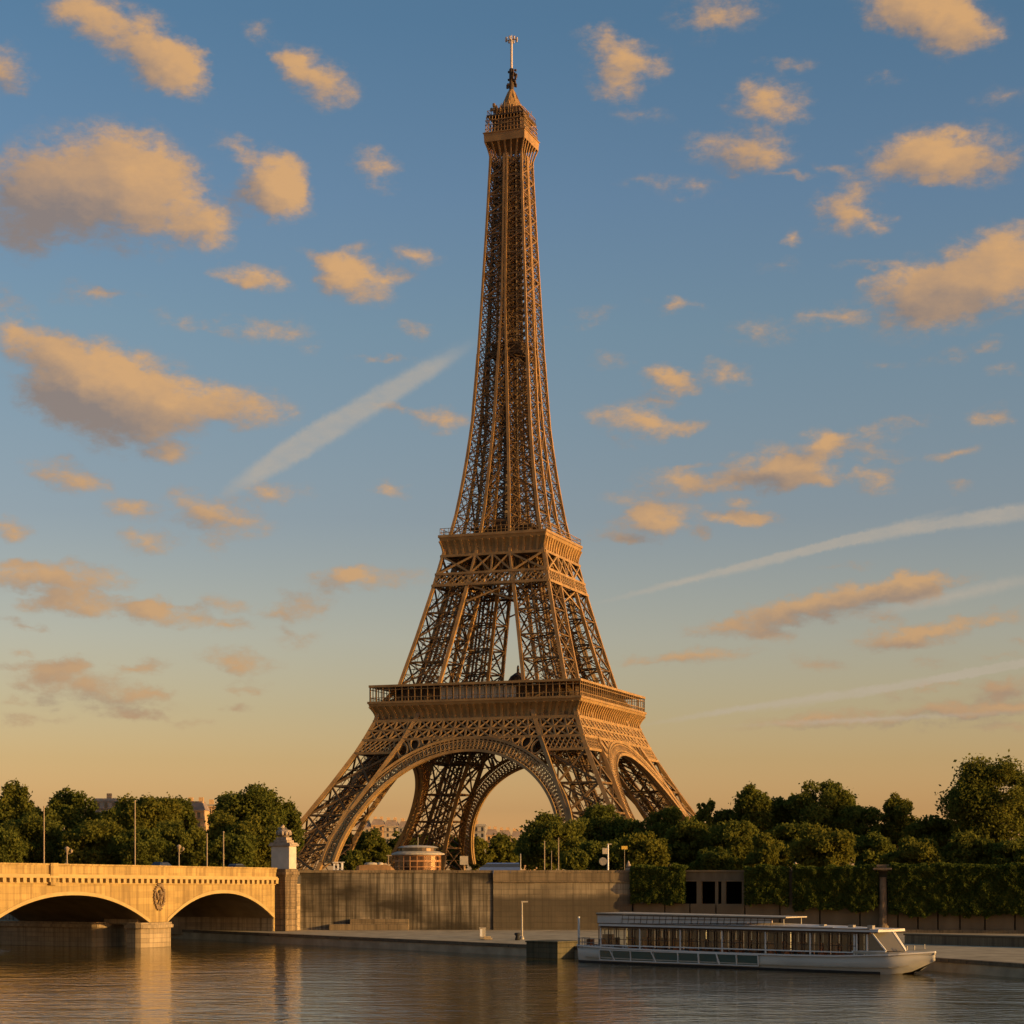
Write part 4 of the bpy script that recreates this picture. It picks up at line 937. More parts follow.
    for i in range(16):                      # seats and tables inside
        t = c0+1.2+i*2.1
        for y in (1.15, 3.6): 
            q = MB(); q.box(t, t+.5, y, y+.95, 1.52, 1.97); q.box(t, t+.1, y, y+.95, 1.97, 2.75); q.build('seat', M['orange'] if i % 3 else M['wood'], T)
    q = MB()
    for i in range(34):
        t = c0+.8+i*1.02; q.box(t-.42, t+.42, 4.5, 4.58, 1.52, RF-.1)
    q.build('shade_backdrop', M['copper'], T)  # added dark panels that put shade into the cabin interior
    # wheelhouse with raked windscreen
    w0 = c1-2.9
    q = MB(); P = lambda t, y, z: (t, y, z)
    for (ya, yb) in ((.5, 2*CY-.5),):
        q.bar((w0+1.9, ya, RF), (w0+3.5, ya+.25, 2.2), .13); q.bar((w0+1.9, yb, RF), (w0+3.5, yb-.25, 2.2), .13); q.bar((w0+3.1, CY, RF), (w0+4.6, CY, 2.2), .12)
        for t in (w0, w0+1.5): q.bar((t, ya-.1, 1.7), (t, ya-.1, RF), .16); q.bar((t, yb+.1, 1.7), (t, yb+.1, RF), .16)
        q.bar((w0-.3, ya-.1, 2.1), (w0+3.5, ya+.22, 2.17), .14); q.bar((w0-.3, yb+.1, 2.1), (w0+3.5, yb-.22, 2.17), .14)
    wh = q.build('wheelhouse_frame', M['white'], T)
    q = MB(); q.face([(w0+.15, .5, 2.2), (w0+1.4, .5, 2.2), (w0+1.4, .5, RF), (w0+.15, .5, RF)]); q.build('side_window', M['clear'], wh)
    q = MB(); q.face([(w0+1.6, .5, 2.25), (w0+3.3, .72, 2.25), (w0+1.85, .51, RF), (w0+1.6, .5, RF)]); q.build('side_window', M['dim_pane'], wh)
    q = MB(); q.face([(w0+1.9, .52, RF), (w0+3.5, .75, 2.2), (w0+4.6, CY, 2.2), (w0+3.1, CY, RF)]); q.face([(w0+3.1, CY, RF), (w0+4.6, CY, 2.2), (w0+3.5, 2*CY-.75, 2.2), (w0+1.9, 2*CY-.52, RF)]); q.build('windscreen', M['dim_pane'], wh)
    MB().box(w0+2.6, w0+3.4, 1.2, 3.8, 1.52, 2.3).build('console', M['wood'], T)
    # roofs
    q = MB(); N_ = 12
    for i in range(N_):
        a, c = c0-.1+(c1+.2-c0)*i/N_, c0-.1+(c1+.2-c0)*(i+1)/N_; h = lambda t: float(np.interp(t, [0, 4, 12, 25, 37, 41.2], [4.55, 4.6, 4.75, 4.62, 4.42, 4.15]))
        q.hexa([(a, .05, RF), (c, .05, RF), (c, 2*CY-.05, RF), (a, 2*CY-.05, RF), (a, .12, RF+.26), (c, .12, RF+.26), (c, 2*CY-.12, RF+.26), (a, 2*CY-.12, RF+.26)])
        q.hexa([(a, .2, RF+.263), (c, .2, RF+.263), (c, 2*CY-.2, RF+.263), (a, 2*CY-.2, RF+.263), (a, 1.7, h(a)+.02), (c, 1.7, h(c)+.02), (c, 2*CY-1.7, h(c)+.02), (a, 2*CY-1.7, h(a)+.02)])
    roof = q.build('main_roof', M['roofing'], T)
    q = MB()
    for i in range(14): t = 9+i*1.9; q.bar((t, .1, RF+.36), (t+1.9, .1+.13*0, RF+.36), .05, .05)
    for i in range(7): q.bar((10+i*2.4, .3, RF+.3), (10+i*2.4, 1.2, RF+.72), .06)
    for t in (33, 36.5, 38.8): MB().box(t, t+.6, 1.5, 2.0, 4.2, 4.62).build('roof_vent', M['metal'], roof)
    q.build('roof_rail', M['metal'], roof)
    q = MB()
    q.hexa([(4.3, .15, 4.32), (7.6, .15, 4.32), (7.6, .22, 4.32), (4.3, .22, 4.32), (4.3, .15, 5.3), (7.6, .15, 5.22), (7.6, .22, 5.22), (4.3, .22, 5.3)])
    q.hexa([(7.61, .16, 4.32), (27.5, .9, 4.66), (27.5, .98, 4.66), (7.61, .23, 4.32), (7.61, .16, 5.22), (27.5, .9, 5.2), (27.5, .98, 5.2), (7.61, .23, 5.22)])
    q.build('awning_panel', M['roofing'], T)
    q = MB(); q.hexa([(4.2, .0, 5.3), (29.3, .85, 5.2), (29.3, 2*CY-.5, 5.2), (4.2, 2*CY, 5.3), (4.2, .0, 5.42), (29.3, .85, 5.32), (29.3, 2*CY-.5, 5.32), (4.2, 2*CY, 5.42)]); q.box(4.22, 4.3, .2, 2*CY-.2, 4.3, 5.29)
    for t in (28.9, 18, 12): q.bar((t, 1.0, 4.5), (t, 1.0, 5.25), .08); q.bar((t, 4.2, 4.5), (t, 4.2, 5.25), .08)
    q.build('sun_canopy', M['pale'], T)
    q = MB(); q.bar((4.2, .02, 5.24), (29.2, .87, 5.14), .06, .1); q.bar((4.3, .1, 4.3), (40, .04, 4.3), .07, .07)
    for i in range(24): t = 7.8+i*.85; q.bar((t, .15+.03*i, 4.36), (t+.1, .17+.03*i, 5.15), .04)
    q.bar((7.8, .12, 4.8), (27.5, .82, 4.95), .05); q.build('awning_rib', M['wood_dark'], T)
    # open stern: rails, ladder post, chairs
    q = MB(); sp = [(.3, 1.7), (.6, 1.15), (2, .85), (4.5, .5)]
    for z in (2.15, 2.6):
        for (a, ya), (c, yc) in zip(sp[:-1], sp[1:]): q.bar((a, ya, z), (c, yc, z), .06)
        q.bar((.3, 1.7, z), (.3, 3.5, z), .06)
    for (a, ya) in sp + [(.3, 2.6), (.3, 3.5), (1.3, 1.0), (3.2, .7)]: q.bar((a, ya, 1.5), (a, ya, 2.62), .06)
    for y in (1.2, 3.9): q.bar((3.6, y, 1.5), (3.6, y, 4.1), .09)
    q.build('stern_railing', M['metal'], T)
    MB().tube([(.15, 1.75, 1.6), (.15, 1.75, 4.9)], .12, 8).build('stern_post', M['white'], T); MB().tube([(2.6, 3.4, 1.5), (2.6, 3.4, 5.0)], .07, 8).build('stern_post', M['pole'], T)
    for (t, y, m) in ((1.2, 1.9, 'wood'), (2.1, 1.5, 'orange'), (3.0, 2.4, 'orange'), (3.7, 1.3, 'orange'), (1.8, 3.2, 'wood')):
        q = MB(); q.box(t, t+.55, y, y+.6, 1.85, 1.95); q.box(t, t+.08, y, y+.6, 1.95, 2.5)
        for dx in (.04, .5):
            for dy in (.04, .55): q.bar((t+dx, y+dy, 1.52), (t+dx, y+dy, 1.86), .06)
        q.build('deck_chair', M[m], T)
    q = MB(); q.box(2.4, 3.3, 3.2, 4.3, 1.52, 3.0); q.build('locker', M['wood'], T)
    q = MB(); q.bar((43.2, 1.9, 2.3), (43.2, 1.9, 2.7), .1); q.bar((43.2, 3.3, 2.3), (43.2, 3.3, 2.7), .1); q.bar((44.8, CY, 2.45), (44.8, CY, 2.9), .08)
    q.prism([(t, yn(t)+.12) for t in st[8:]] + [(t, 2*CY-yn(t)-.12) for t in reversed(st[8:])], 1.9, 2.12); q.build('fore_deck', M['pale'], T)
build_boat()

# ------------------------------------------------------------------ trees
def leaf_mesh(name, pos, nrm, size, tone, m, parent, rng):
    n = len(pos); a = rng.normal(size=(n, 3)); t1 = np.cross(nrm, a); t1 /= np.linalg.norm(t1, axis=1)[:, None]+1e-9; t2 = np.cross(nrm, t1)
    s1 = (size*(.75+.5*rng.random(n)))[:, None]; s2 = (size*(.45+.35*rng.random(n)))[:, None]
    bend = nrm*(size*.22)[:, None]
    v = np.stack([pos-t1*s1, pos-t2*s2+bend, pos+t1*s1, pos+t2*s2-bend*.5], 1).reshape(-1, 3)
    me = bpy.data.meshes.new(name); me.vertices.add(4*n); me.loops.add(4*n); me.polygons.add(n)
    me.vertices.foreach_set('co', v.astype(np.float32).ravel()); me.loops.foreach_set('vertex_index', np.arange(4*n, dtype=np.int32))
    me.polygons.foreach_set('loop_start', np.arange(0, 4*n, 4, dtype=np.int32)); me.polygons.foreach_set('loop_total', np.full(n, 4, np.int32))
    at = me.attributes.new('tone', 'FLOAT', 'POINT'); at.data.foreach_set('value', np.repeat(tone, 4).astype(np.float32))
    me.update(); me.materials.append(m); o = bpy.data.objects.new(name, me); C.collection.objects.link(o); o.parent = parent; return o
def unit(v): return v/(np.linalg.norm(v, axis=-1, keepdims=True)+1e-9)
def tree(label, x, top, hw, D, m='leaf_mid', shape='round', n=5200, name='leafy_tree', group='trees along the upper bank', base=9.0, low=.16, airy=0.0, seed=None):
    X = pX(x, D); H = pZ(top, D)-base; Rw = hw/F*D; rng = np.random.default_rng(int(x*7+top*13+D) if seed is None else seed)
    n = int(n*2.4); T = thing(name, label, 'tree' if name != 'round_bush' else 'bush', (X, D, base), 0, group)
    z0, z1 = H*low, H; K = 74 if shape != 'bush' else 44
    cz = (z0+z1)/2; hz = (z1-z0)/2
    dirs = unit(rng.normal(size=(K, 3))); rad = (.35+.52*rng.random(K)**.6)[:, None]
    cc = dirs*rad
    if shape == 'tall': cc[:, 0] *= .85-.35*np.clip(cc[:, 2], 0, 1)
    if shape == 'wide': cc[:, 2] = cc[:, 2]*.9+.08; cc[:, 0] *= 1.0+.1*np.clip(cc[:, 2], -1, 1)
    cr = (.12+.24*rng.random(K)**1.3)*(1-airy*.3)
    cen = cc*np.array([Rw, Rw, hz])+np.array([0, 0, cz])
    lobe = rng.random(K)
    per = rng.multinomial(n, cr**2/np.sum(cr**2)); P = []; Nn = []; Tn = []
    for k in range(K):
        q = per[k]; d = unit(rng.normal(size=(q, 3))); r = (.5+.55*rng.random(q)**.8+.45*(rng.random(q) < .10)*rng.random(q))[:, None]
        bump_ = 1+.22*np.sin(d[:, :1]*7+k)*np.sin(d[:, 1:2]*6+2*k)
        p = cen[k]+d*r*bump_*cr[k]*np.array([Rw, Rw, (Rw+hz)/2*.85]); P.append(p)
        Nn.append(unit(d*.45+rng.normal(size=(q, 3))*.75+np.array([0, 0, .25]))); Tn.append(np.clip(lobe[k]*.65+.35*rng.random(q), 0, 1))
    P = np.concatenate(P); Nn = np.concatenate(Nn); Tn = np.concatenate(Tn)
    P[:, 2] = np.clip(P[:, 2], .3, None)
    size = np.full(len(P), .00080*D)*(.7+.6*rng.random(len(P)))
    leaf_mesh('crown', P, Nn, size, Tn, M[m], T, rng)
    b = MB(); tr = max(.14, H*.017); b.tube([(0,0,-.2),(.02*H,0,H*.2),(-.01*H,.01*H,H*.45),(.01*H,0,H*.72)], [tr*1.35, tr, tr*.75, tr*.25], 8)
    for k in range(0, K, 4):
        e = cen[k]; s0 = Vector((0, 0, H*(.22+.35*rng.random()))); mid = (s0*.5+Vector(e)*.5)+Vector((0, 0, -.03*H)); b.tube([s0, mid, Vector(e)], [tr*.5, tr*.33, tr*.1], 6)
    b.build('trunk', M['bark'], T, smooth=True); return T
LT = 'trees behind the bridge'
tree('broad dark tree at the far left edge behind the bridge', 12, 778, 27, 405, 'leaf_mid', 'wide', group=LT)
tree('rounded dark tree second from the left, rising above the bridge poles', 72, 784, 26, 405, 'leaf_dark', 'round', group=LT)
tree('low dark tree filling the gap between the two leftmost tall trees', 42, 806, 24, 400, 'leaf_dark', 'round', group=LT)
tree('small faded tree in front of the white far building on the left', 112, 806, 22, 430, 'leaf_mid', 'round', group=LT)
tree('broad light green tree behind the tallest bridge pole', 150, 790, 36, 398, 'leaf_light', 'wide', 7000, group=LT)
tree('dark flat topped tree beside the ochre far building on the left', 178, 795, 22, 415, 'leaf_dark', 'round', group=LT)
tree('tall dark spreading tree left of the white pylon', 252, 781, 37, 420, 'leaf_dark', 'wide', 7500, group=LT)
tree('dark sloping tree directly behind the stone sculpture', 287, 800, 20, 425, 'leaf_dark', 'tall', group=LT)
tree('low olive green tree behind the leftmost bridge pole', 30, 816, 38, 372, 'leaf_mid', 'round', 6000, group=LT, low=.01)
tree('low bushy olive tree between the two tallest bridge poles', 98, 818, 38, 368, 'leaf_light', 'round', 6000, group=LT, low=.01)
tree('low dark tree behind the lantern lamp beside the wreath', 178, 820, 34, 372, 'leaf_mid', 'round', 6000, group=LT, low=.01)
tree('yellow green tree above the pair of short bridge poles', 222, 810, 26, 378, 'leaf_light', 'tall', group=LT, low=.01)
tree('rounded yellow green tree just left of the white pylon', 258, 815, 30, 374, 'leaf_light', 'round', 6000, group=LT, low=.01)
tree('dark low tree behind the middle of the bridge parapet', 140, 828, 28, 362, 'leaf_dark', 'round', group=LT, low=.01)
tree('dark low tree close behind the right arch of the bridge', 232, 832, 26, 360, 'leaf_dark', 'round', group=LT, low=.01)
tree('low shady tree at the far left edge close behind the parapet', -2, 828, 28, 362, 'leaf_dark', 'round', group=LT, low=.01)
FT = 'trees seen through the tower arches'
for x, top, hw, D, m, lab in ((350, 832, 16, 800, 'leaf_mid', 'distant tree beside the left tower leg under the arch'),
    (371, 829, 20, 790, 'leaf_mid', 'distant tree under the arch left of the glass pavilion'),
    (398, 830, 20, 800, 'leaf_dark', 'distant dark tree directly above the glass pavilion'),
    (424, 832, 18, 810, 'leaf_dark', 'distant dark tree inside the far tower leg'),
    (458, 834, 16, 800, 'leaf_light', 'distant yellow green tree right of the far tower leg'),
    (478, 838, 17, 780, 'leaf_light', 'distant yellow green tree below the grey far block'),
    (503, 836, 20, 790, 'leaf_mid', 'distant rounded tree above the blue coach'),
    (528, 834, 18, 800, 'leaf_dark', 'distant dark tree left of the big rounded tree')):
    tree(lab, x, top, hw, D, m, 'round', 2600, group=FT, low=.01)
MT = 'trees before the right tower leg'
tree('big rounded olive tree with flag poles in front of it', 551, 813, 35, 415, 'leaf_mid', 'round', 8000, group=MT, low=.03)
tree('dark rounded tree before the right tower leg, behind the pale lamp post', 604, 804, 37, 450, 'leaf_dark', 'round', 8000, group=MT, low=.03)
tree('low shady tree right behind the pale lamp post', 606, 838, 30, 400, 'leaf_dark', 'round', group=MT, low=.04)
tree('light olive tree right of the small yellow sign', 643, 830, 28, 372, 'leaf_light', 'round', 6000, group=MT, low=.01)
tree('dense green tree covering the foot of the right tower leg', 668, 806, 25, 440, 'leaf_mid', 'round', 6000, group=MT, low=.03)
tree('low green tree between the yellow sign and the right tower leg', 632, 820, 18, 440, 'leaf_dark', 'round', group=MT)
RT = 'trees on the right bank terrace'
tree('thin airy tree with sky showing through just right of the tower', 706, 792, 18, 430, 'leaf_light', 'tall', 2600, group=RT, airy=1)
tree('slim dark tree between the airy tree and the taller crowns', 727, 804, 18, 430, 'leaf_dark', 'tall', 4200, group=RT)
tree('tall dark tree second in the right hand skyline', 752, 784, 24, 425, 'leaf_mid', 'tall', 6500, group=RT)
tree('dark tree filling the dip left of the tallest middle crown', 784, 794, 24, 430, 'leaf_dark', 'round', 6000, group=RT)
tree('tallest broad crown in the middle of the right hand trees', 822, 777, 34, 425, 'leaf_mid', 'wide', 8000, group=RT)
tree('dark tree falling away right of the tallest middle crown', 858, 798, 26, 420, 'leaf_dark', 'round', 6000, group=RT)
tree('loose open tree standing in the dip before the huge right tree', 897, 790, 27, 425, 'leaf_light', 'tall', 4200, group=RT, airy=.7)
tree('dark low tree at the left foot of the huge right tree', 934, 813, 26, 410, 'leaf_dark', 'round', 6000, group=RT)
tree('huge dark tree at the right edge, tallest of all', 1000, 751, 54, 400, 'leaf_mid', 'wide', 16000, group=RT, low=.02)
tree('tall dark tree cut by the right edge of the view', 1052, 760, 42, 405, 'leaf_dark', 'wide', 9000, group=RT, low=.02)
tree('olive tree low behind the left end of the terrace', 690, 818, 28, 378, 'leaf_mid', 'round', 6000, group=RT, low=.01)
tree('olive tree low above the dark terrace openings', 738, 820, 32, 372, 'leaf_mid', 'round', 6000, group=RT, low=.01)
tree('shady tree behind the golden round bush', 792, 822, 30, 385, 'leaf_dark', 'round', 6000, group=RT, low=.01)
tree('golden green round bush standing above the terrace hedge', 824, 827, 34, 325, 'leaf_light', 'bush', 7500, 'round_bush', RT, low=.02)
tree('light olive shrub left of the golden round bush', 768, 834, 26, 340, 'leaf_light', 'bush', 5500, 'round_bush', RT, low=.02)
tree('dark shrub right of the golden round bush', 872, 832, 26, 355, 'leaf_dark', 'bush', 5500, 'round_bush', RT, low=.02)
tree('light olive shrub right of the round column', 915, 838, 32, 330, 'leaf_light', 'bush', 6500, 'round_bush', RT, low=.02)
tree('broad olive shrub under the huge right tree', 968, 835, 34, 330, 'leaf_mid', 'bush', 6500, 'round_bush', RT, low=.02)
tree('dark shrub at the right edge under the huge tree', 1016, 842, 34, 325, 'leaf_dark', 'bush', 6500, 'round_bush', RT, low=.02)
def vnoise(x, y, rng, nx=400, ny=60):
    g = rng.random((nx, ny)); xi = np.floor(x).astype(int) % (nx-1); yi = np.floor(y).astype(int) % (ny-1); fx = x-np.floor(x); fy = y-np.floor(y)
    fx = fx*fx*(3-2*fx); fy = fy*fy*(3-2*fy)
    return (g[xi, yi]*(1-fx)+g[xi+1, yi]*fx)*(1-fy)+(g[xi, yi+1]*(1-fx)+g[xi+1, yi+1]*fx)*fy
tree('low round shrub between the flag poles and the lamp post', 573, 847, 17, 345, 'leaf_mid', 'bush', 4200, 'round_bush', MT, low=.02)
tree('low shrub above the dark terrace openings, topping the beam', 716, 846, 26, 338, 'leaf_dark', 'bush', 5000, 'round_bush', RT, low=.02)
tree('low shrub left of the canvas stall, beside the tower foot', 352, 851, 13, 345, 'leaf_mid', 'bush', 3000, 'round_bush', FT, low=.02)
def hedge(label, x0, x1, ztop, zbot, n, seed, thick=1.5):
    t0, t1 = tt(x0), tt(x1); rng = np.random.default_rng(seed); T = thing('ivy_hedge', label, 'hedge', (TA[0], TA[1], 0), TR, 'hanging hedges over the terrace')
    t = t0+(t1-t0)*rng.random(n); f = rng.random(n); zz = np.zeros(n)
    zb = zbot+.7*vnoise(t*.9, zz, rng)+.5*vnoise(t*2.6, zz, rng)+.3*vnoise(t*7, zz, rng)
    up = ztop-.25+.5*vnoise(t*.8, zz, rng)+.3*vnoise(t*3.1, zz, rng)
    z = zb+(up-zb)*f**.9
    bulge = .7*vnoise(t*.8, z*.9+20, rng)+.45*vnoise(t*2.1, z*2.1+20, rng)+.2*vnoise(t*5, z*5+10, rng)
    dep = -(thick*.25+bulge)-.22*rng.random(n)
    topm = rng.random(n) < .22; dep[topm] = -thick*.6+rng.random(topm.sum())*(thick+1.4); z[topm] = up[topm]+.2*rng.random(topm.sum())
    endm = np.minimum(t-t0, t1-t) < .4; dep[endm] = dep[endm]*rng.random(endm.sum())
    P = np.stack([t, dep, z], 1); nr = unit(np.stack([rng.normal(size=n)*.7, -np.ones(n)*.6, .3+rng.normal(size=n)*.7], 1)); tone = np.clip(vnoise(t*1.3, z*1.3+30, rng)*.8+.4*rng.random(n)-.1, 0, 1)
    leaf_mesh('foliage', P, nr, np.full(n, .19)*(.7+.6*rng.random(n)), tone, M['ivy'], T, rng)
    b = MB(); s_ = random.Random(seed); q = t0+.8
    while q < t1-.6: b.tube([(q, -.12, zbot+.9), (q+.2, -.4, zbot+2), (q-.1, -.5, ztop-.3)], [.05, .05, .03], 5); q += s_.uniform(1.6, 3.2)
    b.build('stem', M['bark'], T)
hedge('hanging ivy hedge beside the end of the clean wall', 632, 686, 10.2, 4.4, 15000, 1)
hedge('hanging ivy hedge right of the dark terrace openings', 746, 789, 10.1, 4.3, 12000, 2)
hedge('hanging ivy hedge left of the round column', 794, 879, 10.2, 3.7, 25000, 3)
hedge('long hanging ivy hedge right of the round column', 889, 1130, 10.4, 3.1, 70000, 5)

# ------------------------------------------------------------------ things on the upper quay
def pavilion():
    D = 318; T = thing('glass_pavilion', 'round glass pavilion with copper blinds and tiered pale roof above the wall', 'pavilion', (pX(418, D), D, 9.0))
    r = 3.6; SX, SY = 1.0, .8; pt = lambda a, rr, z: (rr*SX*math.cos(a), rr*SY*math.sin(a), z)
    MB().lathe([(r+.25,0),(r+.25,.5),(r+.05,.52)], n=28, sx=SX, sy=SY).build('base', M['coping'], T)
    MB().lathe([(r-.35,.5),(r-.35,3.3)], n=28, sx=SX, sy=SY).build('blind', M['redcopper'], T)
    for i in range(20):
        a0, a1 = 2*math.pi*i/20+.02, 2*math.pi*(i+1)/20-.02; MB().face([pt(a0,r-.05,.6), pt(a1,r-.05,.6), pt(a1,r-.05,3.25), pt(a0,r-.05,3.25)]).build('pane', M['clear'], T)
    b = MB()
    for i in range(20):
        a = 2*math.pi*i/20; b.bar(pt(a,r,.5), pt(a,r,3.3), .12)
        for z in (.55, 1.5, 2.35, 2.5, 3.25): b.bar(pt(a,r,z), pt(a+math.pi/10,r,z), .12)
    b.build('frame', M['tan_frame'], T)
    rf = MB().lathe([(r+.1,3.3),(r+.65,3.42),(r+.6,3.62),(r-.3,3.95),(2.7,4.0)], n=28, sx=SX, sy=SY).build('roof', M['pale'], T, smooth=False)
    MB().lathe([(2.9,4.0),(2.9,4.45)], n=24, sx=SX, sy=SY).build('clerestory', M['window'], rf); MB().lathe([(3.05,4.453),(3.3,4.56),(2.6,4.8),(1.2,4.92),(.2,4.95)], n=24, sx=SX, sy=SY).build('upper_roof', M['pale'], rf)
    MB().tube([(0,0,4.9),(0,0,6.2)], .05, 6).build('flag_staff', M['pale'], rf)
    b = MB(); b.tube([(-4.6,-2,0),(-4.6,-2,3.4)], .07, 6); b.box(-4.9,-4.0,-2.06,-1.94,3.2,3.35); b.build('entrance_post', M['pole'], T)
pavilion()
def stall():
    D = 312; T = thing('canvas_stall', 'low stall under a brown canvas cover left of the glass pavilion', 'stall', (pX(375, D), D, 9.0))
    b = MB(); secs = [(-2.9,.9,1.5),(-2.4,1.1,1.75),(0,1.15,1.85),(1.9,1.1,1.8),(2.5,1.0,1.55),(3.0,.55,1.1)]
    for (xa, wa, za), (xc, wc, zc) in zip(secs[:-1], secs[1:]): b.hexa([(xa,-wa,.3),(xc,-wc,.3),(xc,wc,.3),(xa,wa,.3),(xa,-wa*.8,za),(xc,-wc*.8,zc),(xc,wc*.8,zc),(xa,wa*.8,za)])
    b.build('canvas_cover', M['canvas'], T)
    b = MB(); b.lathe([(.6,1.7),(.7,1.95),(.5,2.15),(.1,2.2)], -.6, 0, 12, 1.6, .9); b.lathe([(.4,1.7),(.45,2.0),(.2,2.2)], .8, 0, 10, 1.2, .9); b.build('rolled_cover', M['pale'], T, smooth=True)
    b = MB()
    for x in (-2.2, 2.0):
        for y in (-.7, .7): b.box(x-.1, x+.1, y-.1, y+.1, 0, .35)
    b.build('leg', M['metal'], T)
    T = thing('ticket_kiosk', 'small white and blue kiosk beside the foot of the left tower leg', 'kiosk', (pX(338.5, 312), 312, 9.0))
    b = MB(); b.box(-.85,.85,-.6,.6,0,1.0); b.build('counter', M['blue'], T); b = MB(); b.box(-.75,-.55,-.5,.5,1.0,2.0); b.box(.45,.7,-.5,.5,1.0,2.15); b.box(-.15,.1,-.5,.5,1.0,1.9); b.build('panel', M['white'], T); MB().box(-.9,.9,-.65,.65,2.16,2.26).build('roof', M['white'], T)
stall()
def coach():
    D = 330; T = thing('blue_coach', 'blue coach with pale roof parked behind the clean wall', 'coach', (pX(500, D), D, 9.0))
    b = MB(); b.hexa([(-3.6,-1.1,.35),(3.3,-1.1,.35),(3.3,1.1,.35),(-3.6,1.1,.35),(-3.3,-1.05,1.45),(3.3,-1.05,1.45),(3.3,1.05,1.45),(-3.3,1.05,1.45)]); b.build('body', M['blue'], T)
    b = MB(); b.hexa([(-3.2,-1.0,1.453),(3.25,-1.0,1.453),(3.25,1.0,1.453),(-3.2,1.0,1.453),(-2.3,-.9,2.0),(3.2,-.9,2.0),(3.2,.9,2.0),(-2.3,.9,2.0)]); b.build('window_band', M['window'], T)
    MB().hexa([(-2.4,-.93,2.003),(3.25,-.93,2.003),(3.25,.93,2.003),(-2.4,.93,2.003),(-2.0,-.8,2.2),(3.1,-.8,2.2),(3.1,.8,2.2),(-2.0,.8,2.2)]).build('roof', M['blue'], T)
    for x in (-2.3, 2.2):
        for y in (-1, 1): MB().tube([(x,y-.14,.45),(x,y+.14,.45)], .45, 14).build('wheel', M['black'], T)
coach()
def post(label, x, top, D, m, name='flag_pole', rad=.09, cat='pole', group=None, head=None):
    T = thing(name, label, cat, (pX(x, D), D, 9.0), 0, group); h = pZ(top, D)-9
    MB().lathe([(rad*2,0),(rad*2,.3),(rad,.5),(rad*.8,h)], n=8).build('post', M[m], T)
    if head == 'ball': MB().lathe([(.03,h),(.12,h+.08),(.03,h+.2)], n=8).build('finial', M[m], T)
    if head == 'lamp': MB().box(-.9,.3,-.1,.1,h-.1,h+.06).build('lamp_head', M['pale'], T)
    if head == 'round': MB().tube([(-.75,-.12,h-2.6),(-.75,-.04,h-2.6)], .6, 16).build('round_board', M['metal'], T); MB().box(-.85,-.1,-.12,-.04,h-1.5,h-.6).build('square_board', M['pale'], T); MB().box(-.1,.55,-.1,.1,h-.1,h+.06).build('lamp_head', M['pale'], T)
    if head == 'yellow': MB().box(-.5,.5,-.06,.06,h-.55,h).build('sign_plate', M['yellow'], T)
    if head == 'board': MB().box(-.65,.65,-.15,.15,h-1.4,h).build('sign_plate', M['pale'], T)
G = 'poles along the upper quay'
post('short pale post at the right end of the blue coach', 520.5, 855, 300, 'pale', 'marker_post', group=G, head='ball')
post('left one of two thin flag poles before the big rounded tree', 544.5, 842, 305, 'pole', group=G, head='ball')
post('right and taller of two thin flag poles before the big rounded tree', 558.5, 839, 305, 'pole', group=G, head='ball')
post('faint thin pole standing between the two flag poles', 551.5, 852, 320, 'pole', rad=.06, group=G, head='ball')
post('white lamp post with round sign board behind the wall', 608, 844, 300, 'white', 'sign_post', .14, 'lamp post', head='round')
post('small yellow road sign in front of the dark trees', 624.5, 846, 330, 'pole', 'road_sign', .05, 'sign', head='yellow')
post('small pale sign board beside the far tower leg', 464, 856, 318, 'pole', 'sign_board', .06, 'sign', head='board')
q = thing('stone_finial', 'small carved stone finial where the clean wall meets the ivy', 'finial', (pX(628.5, 290.8), 290.9, 9.98)); MB().box(-.45,.45,-.35,.35,0,.35).build('base', M['sculpt'], q); MB().lathe([(.2,.35),(.36,.6),(.25,.9),(.1,1.25),(.02,1.4)], n=10).build('knob', M['sculpt'], q, smooth=True)
t_ = tt(795); q = thing('stone_finial', 'small carved stone finial on the pillar left of the golden bush', 'finial', tp(t_, .3, 9.98), TR); MB().box(-.4,.4,-.35,.35,0,.3).build('base', M['sculpt'], q); MB().lathe([(.2,.3),(.34,.5),(.22,.75),(.26,.95),(.02,1.15)], n=10).build('knob', M['sculpt'], q, smooth=True)

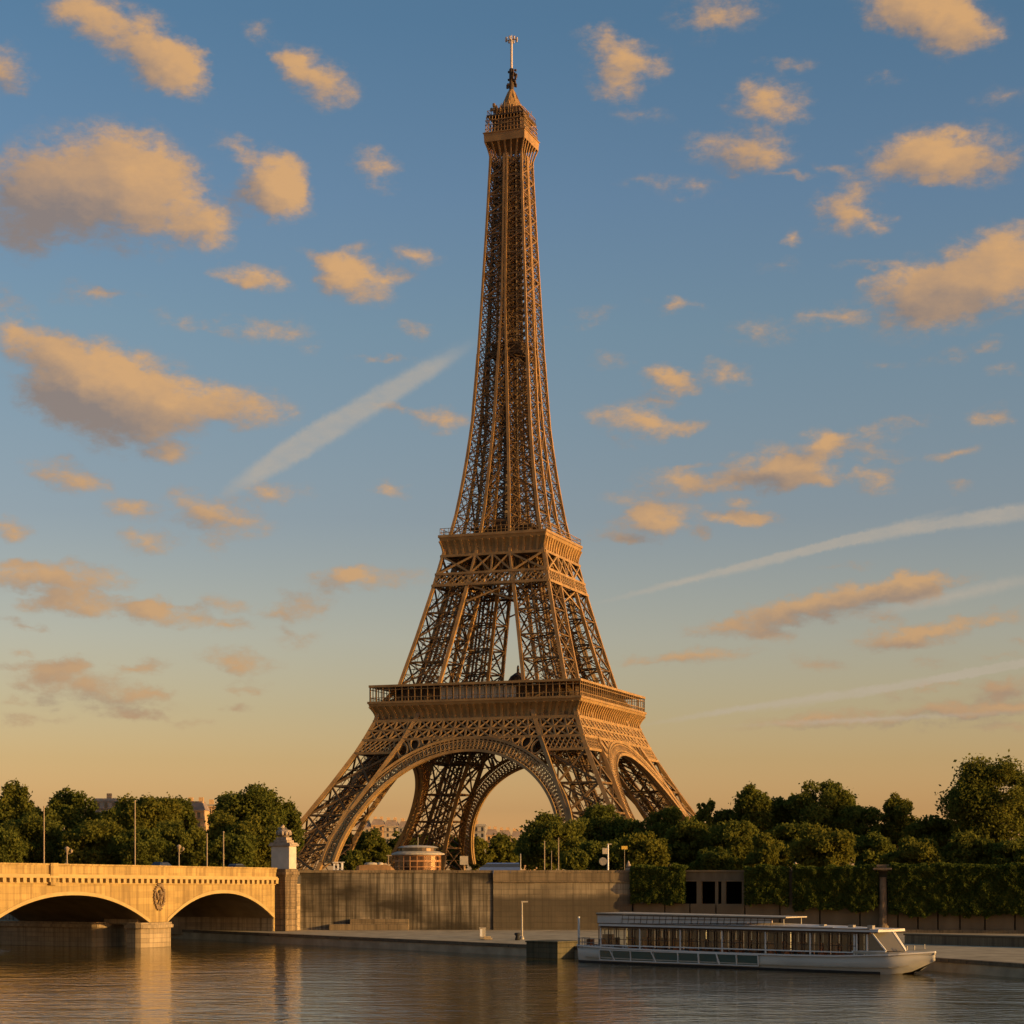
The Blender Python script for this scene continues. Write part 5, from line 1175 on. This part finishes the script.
# ------------------------------------------------------------------ far buildings
def building(label, x0, x1, top, D, m, roof='mansard', floors=6, group='far buildings', chim=2):
    X0, X1 = pX(x0, D), pX(x1, D); Wd = X1-X0; H = pZ(top, D)-9; T = thing('apartment_building', label, 'building', (X0, D, 9.0), 0, group); dp = 14
    hr = 3.4 if roof == 'mansard' else 1.2; hb = H-hr
    MB().box(0, Wd, 0, dp, 0, hb).build('wall', M[m], T)
    if roof == 'mansard':
        r = MB().hexa([(-.3,-.3,hb+.003),(Wd+.3,-.3,hb+.003),(Wd+.3,dp+.3,hb+.003),(-.3,dp+.3,hb+.003),(.8,1.6,hb+hr*.8),(Wd-.8,1.6,hb+hr*.8),(Wd-.8,dp-1.6,hb+hr*.8),(.8,dp-1.6,hb+hr*.8)]).build('roof', M['zinc'], T)
        MB().box(1.2, Wd-1.2, 2.5, dp-2.5, hb+hr*.8+.003, hb+hr).build('roof_ridge', M['zinc'], r)
    else: r = MB().box(-.4, Wd+.4, -.4, dp+.4, hb+.003, hb+hr*.55).build('roof', M['facade_grey'], T)
    for i in range(chim):
        cx = Wd*(i+.5)/chim; MB().box(cx-.9, cx+.9, dp*.4, dp*.4+1.2, hb+hr*.5, hb+hr+1.6).build('chimney', M['facade_warm'], r)
    MB().box(-.2, Wd+.2, -.6, -.003, hb-.5, hb).build('cornice', M[m], T)
    fh = 3.3; k = 0; nb = max(2, int(Wd/3.0))
    for j in range(floors):
        z = hb-3.0-fh*j
        if z < 1: break
        for i in range(nb):
            cx = Wd*(i+.5)/nb; MB().box(cx-.6, cx+.6, -.05, .02, z, z+2.0).build('window', M['window'], T)
        if j in (0, 3): MB().box(.3, Wd-.3, -.75, -.06, z-.35, z-.15).build('balcony', M['zinc'], T)
building('pale flat roofed block peeping between the left trees', 94, 118, 797, 760, 'facade_grey', 'flat', 4, chim=1)
building('ochre sunlit apartment house peeping between the left trees', 183, 204, 801, 760, 'facade_warm', 'mansard', 4)
building('low brown roofed house right of the ochre apartment house', 205, 222, 803, 790, 'facade_warm', 'flat', 3)
xs = [(356, 371, 822, 'facade', 'cream house next to the left tower leg under the arch'), (371.3, 384, 819, 'facade_warm', 'ochre house between two cream houses under the arch'), (384.3, 398, 820, 'facade', 'cream house left of the far tower leg under the arch'), (398.3, 414, 821, 'facade_grey', 'greyish house half hidden by the far tower leg')]
for x0, x1, top, m, lab in xs: building(lab, x0, x1, top, 1150, m, 'mansard', 4, chim=2)
building('grey flat block right of the far tower leg', 467, 485.5, 823, 1050, 'facade_grey', 'flat', 5, chim=1)
for x0, x1, top, m, lab in ((486, 498, 829, 'facade_warm', 'ochre house beside the grey flat block'), (498.3, 511, 830, 'facade_warm', 'ochre house with pale neighbour left of the big rounded tree'), (511.3, 524, 831, 'facade', 'cream house closest to the big rounded tree'), (524.3, 540, 833, 'facade_warm', 'ochre house partly behind the big rounded tree')): building(lab, x0, x1, top, 1150, m, 'mansard', 3, chim=2)
